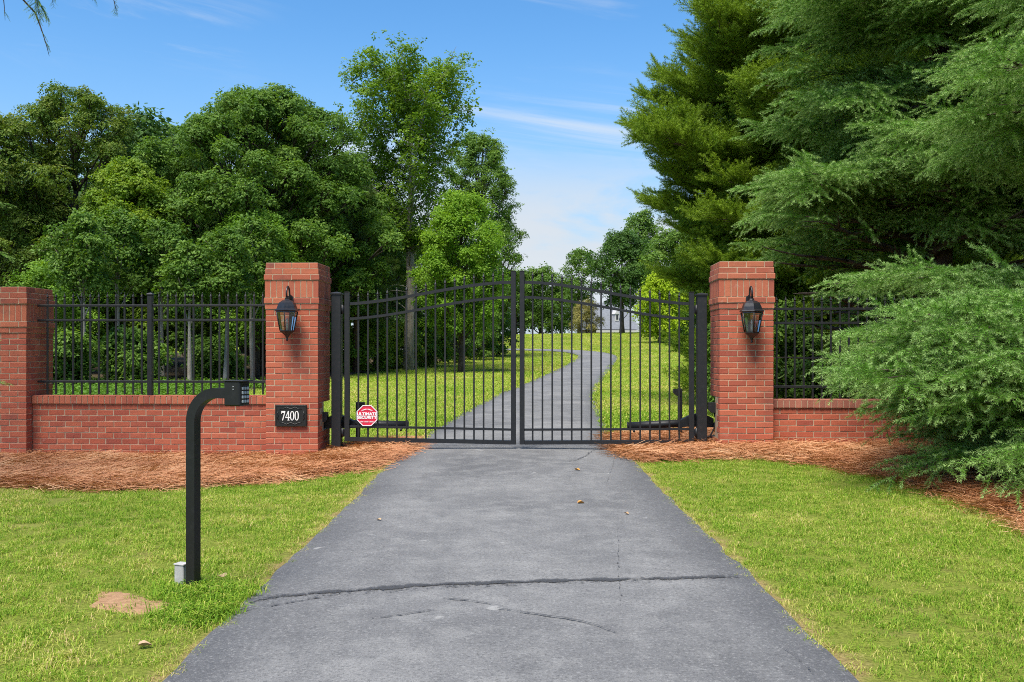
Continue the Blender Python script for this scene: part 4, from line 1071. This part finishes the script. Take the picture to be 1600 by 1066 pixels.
# ---- pines inside the woods
def needle_tuft(name, seed, mat, n=70, L=.22, rad=.10):
    r = random.Random(seed); S = Soup()
    for i in range(n):
        d = rv(r); d.z = abs(d.z) * .8 - .1; d.normalize(); p = rv(r) * rad * r.random(); s_ = d.orthogonal().normalized() * .006; S.poly([p - s_, p + s_, p + d * L * r.uniform(.7, 1.1)], r.random())
    return S.mesh(name, [mat])
PINEM = leaf_mat('pine_needles', [(0, (.035, .075, .014)), (.5, (.075, .135, .022)), (1, (.14, .19, .035))], .2)
PINE = variants('pine_tuft', [needle_tuft('pine_tuft', 300 + i, PINEM) for i in range(3)])
def pine(loc, Ht, label, seed, base):
    r = random.Random(seed); root = empty('pine_tree', loc); tag(root, label, 'tree', WG); wood = MB(); P = Pts()
    wood.tube([(0, 0, -.2), (.05, 0, Ht * .5), (.0, .05, Ht)], [.15, .11, .02], 8)
    for i in range(34):
        z = base + (Ht - base) * (i / 34); a = i * 2.4 + r.uniform(-.3, .3); ln = (1.9 * (1 - i / 40) + .3) * r.uniform(.7, 1.1); s = Vector((.04, 0, z)); e = s + Vector((math.cos(a) * ln, math.sin(a) * ln, ln * r.uniform(-.1, .25))); B = bez3(s, s.lerp(e, .5) + Vector((0, 0, .1)), e, 5); wood.tube(B, [.03, .026, .02, .015, .010, .004], 4)
        for j in range(2, 6):
            for _ in range(7):
                q = B[j] + rv(r) * .34; P.add(q, eulz(Vector((0, 0, 1)) + rv(r) * .7, r.uniform(0, 6.3)), r.uniform(.7, 1.2), r.randrange(3), r.uniform(.15, .85))
    wood.build('trunk', BARK_P, root, fix=False); P.build('crown', PINE, root)
pine(gz(556, 43), 8.5, 'slim pine with layered needles just right of the left pillar', 41, 2.6)
pine(gz(600, 52), 9.0, 'slim dark pine left of the poplar trunk', 42, 3.2)

# ---- slender trunks seen through the fence and undergrowth
for i, (u, Y, h, lab) in enumerate([(297, 30, 4.4, 'slender grey trunk tree seen through the left fence beside the keypad'), (478, 47, 8, 'slender tree in shade hidden by the left gate pillar'), (585, 49, 8, 'slender tree in shade left of the poplar'), (128, 29, 5.2, 'slender trunk tree behind the fence beside the short pillar'), (182, 31, 5.6, 'slender trunk tree left of the fence middle post'), (255, 32, 5.4, 'slender trunk tree right of the fence middle post'), (350, 31, 5.0, 'slender trunk tree behind the keypad arm'), (396, 33, 5.6, 'slender trunk tree seen beside the left gate pillar')]):
    broadleaf('slender_tree', 'oak', gz(u, Y), h, 1.1, h * .55, lab, 50 + i, 16, 26, (.35, .6), BARK_G, .085, group='slender trees at the wood edge')
bushes = []
bsp = [(95, 28, 1.6, 'leafy bush behind the fence next to the short pillar'), (205, 30, 1.7, 'leafy bush left of the fence middle post'), (335, 33, 1.5, 'leafy bush behind the keypad arm'), 
       (470, 44, 2.2, 'leafy bush hidden behind the left gate pillar'), (530, 43.5, 2.3, 'leafy bush behind the left gate post'), (575, 45, 2.4, 'leafy bush between gate post and poplar trunk'), (618, 48, 2.3, 'leafy bush left of the poplar trunk foot'), (668, 51, 2.5, 'leafy bush right of the poplar trunk foot'), (712, 55, 2.9, 'leafy bush under the lime green tree'), (745, 60, 3.2, 'tall bush at the wood edge left of the meeting stiles'), (775, 66, 3.4, 'last bush of the wood edge at the gate middle')]
b0 = None
for i, (u, Y, h, lab) in enumerate(bsp):
    if i % 4 == 0: b0 = broadleaf('bush', ('oak', 'maple', 'oak')[i // 4], gz(u, Y), h, 1.35, .12, lab, 60 + i, 34, 26, (.22, .5), BARK_D, .04, group='bushes along the wood edge', cat='bush', clump=.9, airy=1); bh = h
    else:
        c = copy_tree(b0, gz(u, Y), i * 1.7, h / bh, lab)

P = Pts(); _k = 0
while _k < 2600:
    y_ = rng.uniform(15.5, 31); x_ = -rng.uniform(.26, .62) * y_
    if not inpoly(x_, y_, WOODS) or mnoise.noise((x_ * .9, y_ * .9, 2)) < -.12: continue
    _k += 1; P.add((x_, y_, H(x_, y_) + rng.uniform(.0, .22)), (rng.uniform(-.4, .4), rng.uniform(-.4, .4), rng.uniform(0, 6.28)), rng.uniform(.35, .95), rng.randrange(4), max(0, min(1, .25 + .35 * mnoise.noise((x_, y_, 5)) + rng.uniform(-.2, .2))))
tag(P.build('undergrowth', LEAFSETS['under']), 'low green undergrowth on the woodland floor behind the left fence', 'undergrowth', None, 'stuff')
for i, (x, Y, h, lab) in enumerate([(3.9, 16.6, 1.7, 'dark bush behind the right fence nearest the pillar'), (5.0, 17.6, 2.0, 'dark bush behind the middle of the right fence'), (6.3, 17.0, 1.9, 'dark bush behind the right fence under the cedar limbs'), (5.9, 24.5, 1.8, 'dark bush at the foot of the olive conifer'), (7.8, 18.0, 2.0, 'dark bush behind the right fence hidden by the near cedar')]):
    copy_tree(b0, (x, Y, H(x, Y)), i * 1.3, h / bh, lab)
# ---- far trees, yellow tree, tan shrub, house
FG = 'trees on the crest'
def fz(u, Y): p = gz(u, Y); return p
f0 = broadleaf('crest_tree', 'farmid', fz(845, 128), 8.6, 5.2, .4, 'mid green tree on the crest right of the meeting stiles', 71, 40, 34, (1.0, 1.7), BARK_D, .25, group=FG)
copy_tree(f0, fz(806, 126), 1.0, .95, 'mid green tree on the crest behind the meeting stiles')
copy_tree(f0, fz(876, 140), 2.2, .8, 'mid green tree on the crest left of the tan shrub')
broadleaf('crest_tree', 'farmid', fz(905, 135), 12.0, 3.6, 4.2, 'open crowned tree above the tan shrub on the crest', 72, 30, 20, (.8, 1.4), BARK_D, .25, group=FG, airy=1)
broadleaf('crest_tree', 'fardark', fz(972, 118), 12.4, 4.2, 3.0, 'dark grey green oak beside the far house', 73, 48, 34, (1.0, 1.6), BARK_D, .3, group=FG)
broadleaf('crest_tree', 'farmid', fz(1003, 126), 15.8, 3.4, 5.0, 'tallest crest tree rising behind the dark oak', 74, 40, 30, (.9, 1.5), BARK_D, .28, group=FG)
broadleaf('crest_tree', 'farmid', fz(1055, 105), 11.5, 4.4, .5, 'mid green tree behind the yellow green tree', 75, 48, 36, (1.0, 1.6), BARK_D, .25, group=FG)
broadleaf('crest_tree', 'farmid', fz(1120, 95), 11.5, 4.6, .5, 'mid green tree half hidden by the right pillar', 76, 44, 34, (1.0, 1.6), BARK_D, .25, group=FG)
broadleaf('yellow_tree', 'yellow', fz(1030, 88), 6.3, 2.4, .4, 'bright yellow green small tree left of the right gate post', 77, 34, 40, (.6, 1.0), BARK_D, .12)
broadleaf('tan_shrub', 'tan', fz(916, 122), 4.0, 2.3, .2, 'tan leaved round shrub left of the far house', 78, 24, 40, (.6, 1.0), BARK_D, .08, cat='shrub')
copy_tree(f0, fz(1090, 120), 3.2, 1.1, 'mid green tree behind the right gate post')
broadleaf('crest_bush', 'farmid', fz(1040, 104), 3.2, 3.0, .1, 'low green bush at the foot of the yellow green tree', 79, 20, 34, (.6, 1.0), BARK_D, .06, cat='bush', group='bushes on the crest')
# woods that run on beyond the frame
for i, (x, Y, lab) in enumerate([(-30, 150, 'far tree on the left horizon, leftmost of its line'), (-18, 155, 'far tree on the left horizon, middle of its line'), (-8, 150, 'far tree on the left horizon nearest the gate middle'), (30, 160, 'far tree behind the cedars nearest the right pillar'), (45, 150, 'far tree behind the cedars, middle of its line'), (62, 140, 'far tree behind the cedars, rightmost of its line')]):
    copy_tree(f0, (x, Y, H(x, Y)), i * 1.9, 1.15, lab)

def house():
    x, y, z = fz(962, 150); root = empty('house', (x, y, z - 2.2), R(12)); root.scale = (.62, 1, 1); tag(root, 'distant house with pale grey roof and white dormer on the crest', 'house')
    MB().box((0, 4, .9), (11, 8, 4.6)).build('wall', BRICKFAR, root)
    rf = MB(); rf._add([(-6, -1, 3.0), (6, -1, 3.0), (6, 9, 3.0), (-6, 9, 3.0), (-4.6, 4, 7.4), (4.6, 4, 7.4)], [(0, 1, 5, 4), (1, 2, 5), (2, 3, 4, 5), (3, 0, 4), (0, 3, 2, 1)]); roof = rf.build('roof', SHINGLE, root)
    dm = MB(); dm.box((.6, 1.6, 4.9), (1.0, 2.4, 1.1)); dm.prism([(-.1, 5.45), (1.3, 5.45), (.6, 6.1)], .3, 2.9); d = dm.build('dormer', SIDING, root); MB().box((.6, .38, 4.95), (.5, .06, .7)).build('pane', DARKGL, d)
    MB().box((0, -1.2, 2.7), (11.4, .2, .35)).build('porch_beam', SIDING, root)
    for k in range(5): MB().box((-5.2 + 2.6 * k, -1.2, .75), (.22, .22, 3.6)).build('porch_column', BRICKFAR, root)
    for k in range(4):
        wn = MB().box((-3.9 + 2.6 * k, -.06, 1.6), (1.1, .08, 1.6)).build('window', SIDING, root); MB().box((-3.9 + 2.6 * k, -.12, 1.6), (.9, .05, 1.4)).build('pane', DARKGL, wn)
house()

# =================================================================== CEDARS
def plume(S, p0, d0, L, r, droop, needles, nl=.032, wd=.0024, mi=1, tipamt=1.0):
    """bottle-brush twig"""
    n = max(4, int(L / .035)); p = p0.copy(); d = d0.normalized(); pts = [p.copy()]
    for k in range(n):
        d = (d + Vector((0, 0, -droop / n)) + rv(r) * .05).normalized(); p = p + d * (L / n); pts.append(p.copy())
    for k in range(n):
        a, b = pts[k], pts[k + 1]; t = (b - a).normalized(); s_ = t.orthogonal().normalized() * .0022 * (1 - .7 * k / n); u_ = t.cross(s_)
        S.poly([a - s_, a + s_, b + s_ * .8, b - s_ * .8], .5, 0, mi); S.poly([a - u_, a + u_, b + u_ * .8, b - u_ * .8], .5, 0, mi)
    for i in range(needles):
        q = r.random(); kk = q * n; i0 = min(n - 1, int(kk)); b = pts[i0].lerp(pts[i0 + 1], kk - i0); t = (pts[i0 + 1] - pts[i0]).normalized()
        o = rv(r); o = (o - t * o.dot(t)); 
        if o.length < .05: continue
        o.normalize(); dd = (o * .8 + t * r.uniform(.35, 1.0)).normalized(); ln = nl * r.uniform(.7, 1.15) * (1 - .45 * q ** 4); s_ = dd.cross(rv(r)).normalized() * wd * .5
        tipv = tipamt * max(0, min(1, (q - .45) * 1.5)); S.poly([b - s_, b + s_, b + dd * ln], r.random(), tipv, 0)
    return pts
def spray(name, mats, seed, L=.48, nside=7, nl=.033, dens=300, droop=.35, tipamt=1.0, wd=.0026):
    r = random.Random(seed); S = Soup(); pts = plume(S, Vector((0, 0, 0)), Vector((1, 0, .10)), L, r, droop, int(dens * L * 1.1), nl, wd, 1, tipamt)
    for i in range(nside):
        q = (.08 + .80 * (i + r.uniform(.1, .9)) / nside); k = min(len(pts) - 2, int(q * (len(pts) - 1))); sd_ = 1 if i % 2 else -1; an = sd_ * R(r.uniform(28, 55)); t = (pts[k + 1] - pts[k]).normalized()
        d = Vector((t.x * math.cos(an) - t.y * math.sin(an), t.x * math.sin(an) + t.y * math.cos(an), t.z + r.uniform(-.15, .12))); l = L * r.uniform(.34, .62) * (1.1 - .45 * q); plume(S, pts[k], d, l, r, droop * .8, int(dens * l * 1.1), nl, wd, 1, tipamt)
    return S.mesh(name, mats)
CEDN = leaf_mat('cedar_needles', [(0, (.048, .135, .016)), (.5, (.118, .270, .032)), (1, (.205, .40, .065))], .25, (.50, .68, .26), .5, .2)
CEDY = leaf_mat('cedar_needles_olive', [(0, (.055, .125, .007)), (.5, (.140, .250, .013)), (1, (.25, .36, .024))], .25, (.30, .42, .04), .5, .2)
SPR = variants('cedar_spray', [spray('cedar_spray', [CEDN, BARK_C], 400 + i, .55, 8, .034, 380, .28, 1.0, .0034) for i in range(5)])
SPRY = variants('olive_spray', [spray('olive_spray', [CEDY, BARK_C], 430 + i, .44, 10, .045, 300, .0, .7, .0055) for i in range(4)])

def limb(P, wood, s, a, L, r, up, droop, bare, spacing, lat, sv, nv, scl, tintb, sprayup=0.0, sub=True, thick=1.0):
    """one cedar limb with flat drooping side branches"""
    ca, sa = math.cos(a), math.sin(a); out = Vector((ca, sa, 0)); side = Vector((-sa, ca, 0))
    n = 9; B = []
    for k in range(n + 1):
        t = k / n; B.append(s + out * (L * t) + Vector((0, 0, L * (up * t - droop * t * t))) + side * (L * .06 * math.sin(t * 4 + s.z * 7)) + Vector((0, 0, .03 * math.sin(t * 9 + s.z * 5))))
    r0 = (.012 + .011 * L) * thick; wood.tube(B, [max(.004, r0 * (1 - .9 * k / n)) for k in range(n + 1)], 5)
    def at(t): k = t * n; i = min(n - 1, int(k)); return B[i].lerp(B[i + 1], k - i), (B[i + 1] - B[i]).normalized()
    t = bare; sd_ = 1
    while t < 1.0:
        p, d = at(t); sd_ = -sd_
        ln = lat * (1.12 - t) ** .7 * L * r.uniform(.6, 1.1); ang = R(r.uniform(28, 56)) * sd_
        dd = Vector((d.x * math.cos(ang) - d.y * math.sin(ang), d.x * math.sin(ang) + d.y * math.cos(ang), d.z * .5 + r.uniform(-.12, .18))).normalized()
        if ln > .35 and sub:
            m = max(3, int(ln / .13)); q = p.copy(); C = [q.copy()]
            for k in range(m):
                dd = (dd + Vector((0, 0, -droop * .55 / m)) + d * .05 + rv(r) * .06).normalized(); q = q + dd * (ln / m); C.append(q.copy())
            wood.tube(C, [max(.0025, r0 * .35 * (1 - .85 * k / m)) for k in range(m + 1)], 4)
            for k in range(1, m + 1):
                if k / m < .22: continue
                for ss in ((-1, 1) if k < m else (0,)):
                    an = ss * R(r.uniform(25, 60)); e = (C[k] - C[k - 1]).normalized(); f_ = Vector((e.x * math.cos(an) - e.y * math.sin(an), e.x * math.sin(an) + e.y * math.cos(an), e.z + r.uniform(-.25, .1) + sprayup))
                    P.add(C[k], eul(f_, Vector((0, 0, 1)) + rv(r) * .5, r.uniform(-.6, .6)), scl * r.uniform(.7, 1.15), r.randrange(nv), max(0, min(1, tintb + r.uniform(-.25, .25) + .25 * (t - .6))))
        else:
            for k in range(2):
                f_ = (dd + rv(r) * .25 + Vector((0, 0, sprayup - .12))); P.add(p, eul(f_, Vector((0, 0, 1)) + rv(r) * .3, r.uniform(-.35, .35)), scl * r.uniform(.7, 1.2), r.randrange(nv), max(0, min(1, tintb + r.uniform(-.25, .25) + .2)))
        t += spacing / L * r.uniform(.7, 1.3)
    p, d = at(1.0); P.add(p, eul(d + Vector((0, 0, sprayup - .1))), scl * 1.1, r.randrange(nv), min(1, tintb + .3))

def cedar(name, x, y, Ht, zs, Lf, label, seed, keep, trunk_r=.2, sprs=SPR, up=.16, droop=.30, spacing=.16, lat=.42, scl=1.0, tintb=.45, bare=.28, sprayup=0.0, step=.13, z0=.3, deadz=None, group=None, thick=1.0, umin=None, lmin=.58, low=0.0, extra=None):
    r = random.Random(seed); root = empty(name, (x, y, H(x, y))); tag(root, label, 'tree', group); wood = MB(); P = Pts()
    wood.tube([(0, 0, -.3), (.04, .02, Ht * .33), (-.03, 0, Ht * .66), (0, 0, Ht)], [trunk_r * 1.25, trunk_r * .78, trunk_r * .42, .02], 10)
    z = z0; i = 0
    while z < min(Ht - .3, zs):
        a = i * 2.39996 + r.uniform(-.35, .35); i += 1
        if keep(a % (2 * math.pi), z, r):
            L = Lf(z) * r.uniform(lmin, 1.08)
            if umin is not None:
                while L > .5 and (x + L * math.cos(a)) / (y + L * math.sin(a)) < (umin(z) if callable(umin) else umin) + r.uniform(-.012, .03): L -= .12
            if deadz and z < deadz: 
                P0 = Pts(); limb(P0, wood, Vector((0, 0, z)), a, L, r, up + r.uniform(-.1, .25), droop * .6, .25, spacing * 1.4, lat * .8, 0, sprs[1], scl, tintb, thick=1.5)
                kk = [q for q in range(len(P0.p)) if r.random() < .10]
                for q in kk: P.add(P0.p[q], P0.r[q], P0.s[q], P0.v[q], P0.t[q] * .6)
            else:
                lo = smooth((low - z) / low) if low else 0
                limb(P, wood, Vector((0, 0, z)), a, L, r, (up + r.uniform(-.14, .22)) * (1 - lo) + lo * r.uniform(.0, .12), droop * r.uniform(.6, 1.5) * (1 - .55 * lo), bare, spacing, lat, 0, sprs[1], scl, tintb, sprayup, thick=thick)
        z += step * (.45 if z < low else 1) * (1 + z * .05) * r.uniform(.6, 1.4)
    for (ea, ez, eL, eu, ed) in (extra or []):
        limb(P, wood, Vector((0, 0, ez)), R(ea), eL, r, eu, ed, bare, spacing, .27, 0, sprs[1], scl, tintb, sprayup)
    P.p = [(p[0], p[1], max(p[2], .10)) for p in P.p]
    wood.build('trunk', BARK_C, root, fix=False); o = P.build('crown', sprs, root)
    return root, len(P.p)
def facing(lo, hi, other=.25):
    def k(a, z, r):
        d = math.degrees(a) % 360; return (lo <= d <= hi) or r.random() < other
    return k
CG = 'cedars at the right of the gate'
tot = []
# near cedar, trunk beyond the right edge of the frame
_r = random.Random(9); EXB = []
for q in range(30):
    ez = .65 + 1.15 * (q / 29) + _r.uniform(-.1, .1); ea = 176 + (q * 37 % 44) + _r.uniform(-4, 4); eL = 4.6 * _r.uniform(.78, 1.02)
    while (8.1 + eL * math.cos(R(ea))) / (9.3 + eL * math.sin(R(ea))) < .392 + .14 * max(0, 1.1 - ez): eL -= .1
    EXB.append((ea, ez, eL, _r.uniform(.0, .07), _r.uniform(.06, .14)))
_, n = cedar('cedar_tree', 8.1, 9.3, 13.5, 9.5, lambda z: max(.5, 5.0 - .68 * max(0, z - 1.6) if z < 4.5 else 2.95 - .26 * (z - 4.5)), 'near cedar whose low drooping branches hide the right wall', 501, (lambda a, z, r: not (1.3 < z < 3.2 and r.random() < .88) and facing(130, 250, .10)(a, z, r)), .26, z0=.35, step=.046, spacing=.15, bare=.34, group=CG, scl=1.15, up=.12, droop=.15, umin=lambda z: .372 + .10 * max(0, min(1, z - 1.7)) if z > 1.0 else .372 + .17 * (1.0 - z), low=2.0, lmin=.80, extra=EXB); tot.append(n)
# cedar behind the wall with a bare lower trunk
_, n = cedar('cedar_tree', 6.25, 14.0, 13.0, 9.6, lambda z: max(.6, 2.75 if z < 4.5 else 2.75 - .2 * (z - 4.5)), 'tall cedar right behind the wall with bare dark lower limbs', 502, facing(140, 330, .35), .15, z0=.9, step=.040, spacing=.15, bare=.22, deadz=2.75, group=CG, tintb=.45, scl=1.2, umin=.266, up=.14, droop=.20); tot.append(n)
# olive green conifer farther back
_, n = cedar('cedar_tree', 6.5, 20.5, 13.5, 13.2, lambda z: (2.7 + .30 * z if z < 4 else 3.9 - .02 * (z - 4) ** 2 - .22 * (z - 4)) if z < 9 else max(.4, 2.3 - .45 * (z - 9)), 'olive green upswept conifer farthest back on the right', 503, facing(110, 300, .35), .20, SPRY, .45, .12, .16, .38, 1.6, .5, .28, .30, .038, .3, None, CG, 1.0, lambda z: .175 if z < 1.6 else .140 if z < 5.5 else .140 + .034 * (z - 5.5), .66, 2.0); tot.append(n)
dcon = _
for q, (cx, cy, cs, lab) in enumerate([(11.0, 23.5, 1.0, 'olive conifer in the row behind the tall cedar'), (15.0, 21.0, .95, 'olive conifer in the row far right behind the near cedar'), (10.5, 30.0, 1.1, 'olive conifer of the second row behind the olive green one')]):
    copy_tree(dcon, (cx, cy, H(cx, cy)), .5 + q * .4, cs, lab)
# fill behind: another cedar beyond the frame and one between
_, n = cedar('cedar_tree', 9.3, 14.5, 13.0, 9.5, lambda z: max(.6, 3.7 - .20 * z), 'cedar filling the upper right corner behind the near cedar', 504, facing(120, 300, .15), .24, z0=.8, step=.06, spacing=.15, bare=.25, group=CG, tintb=.42, scl=1.3, umin=.33, up=.14, droop=.2); tot.append(n)

# overhanging cedar at the left edge of the frame
def left_cedar():
    r = random.Random(77); root = empty('cedar_tree', (-6.9, 7.6, 0)); tag(root, 'cedar beyond the left edge whose twig tips hang into the sky corner', 'tree'); wood = MB(); P = Pts(); b = Vector((-6.9, 7.6, 0))
    wood.tube([(0, 0, -.3), (.05, 0, 5), (0, 0, 11)], [.24, .17, .03], 9)
    for i in range(26):
        z = 4.6 + i * .22; a = i * 2.4; limb(P, wood, Vector((0, 0, z)), a, 2.3 * (1 - .06 * i * .6), r, .15, .35, .35, .22, .4, 0, SPR[1], 1.0, .35)
    for (u, v, Y, zs) in ((-8, 395, 7.4, 2.3), (-6, 330, 7.8, 2.8), (-12, 532, 7.4, 1.7), (-14, 602, 7.2, 1.3)):
        e = ray(u, v, Y) - b; s = Vector((0, 0, zs + .3)); wood.tube(bez3(s, s.lerp(e, .5) + Vector((0, 0, .25)), e, 6), [.02, .016, .013, .01, .008, .006, .003], 5); d = (e - s).normalized()
        for _ in range(1): P.add(e - d * .22 * r.random(), eul(d + rv(r) * .3), r.uniform(.45, .7), r.randrange(5), .7)
    # hanging twigs in the sky corner
    for (u0, v0, u1, v1, Y) in ((45, -60, 62, 32, 5.6), (55, 20, 77, 88, 5.6), (0, -40, 8, 32, 5.8), (162, -50, 182, 18, 5.6), (140, -60, 145, 2, 5.7), (85, -50, 82, 4, 5.6)):
        s = ray(u0, v0, Y) - b; e = ray(u1, v1, Y) - b; hi = Vector((0, 0, 5.0)); up_ = s + Vector((-.5, .2, .5)); wood.tube(bez3(hi, hi.lerp(up_, .6) + Vector((0, 0, .4)), up_, 5) + [s], [.02, .018, .014, .01, .008, .006, .005], 4); wood.tube(bez3(s, s.lerp(e, .5) + Vector((.01, 0, 0)), e, 6), [.005, .0045, .004, .003, .0025, .002, .001], 4)
        for k in range(6 if u0 == 45 else 3):
            q = s.lerp(e, r.uniform(.1, .9)); P.add(q, eul((e - s).normalized() + rv(r) * .35), (.30 if u0 == 45 else .12), r.randrange(5), .0)
    wood.build('trunk', BARK_C, root, fix=False); P.build('crown', SPR, root)
left_cedar()
print('cedar sprays', tot)
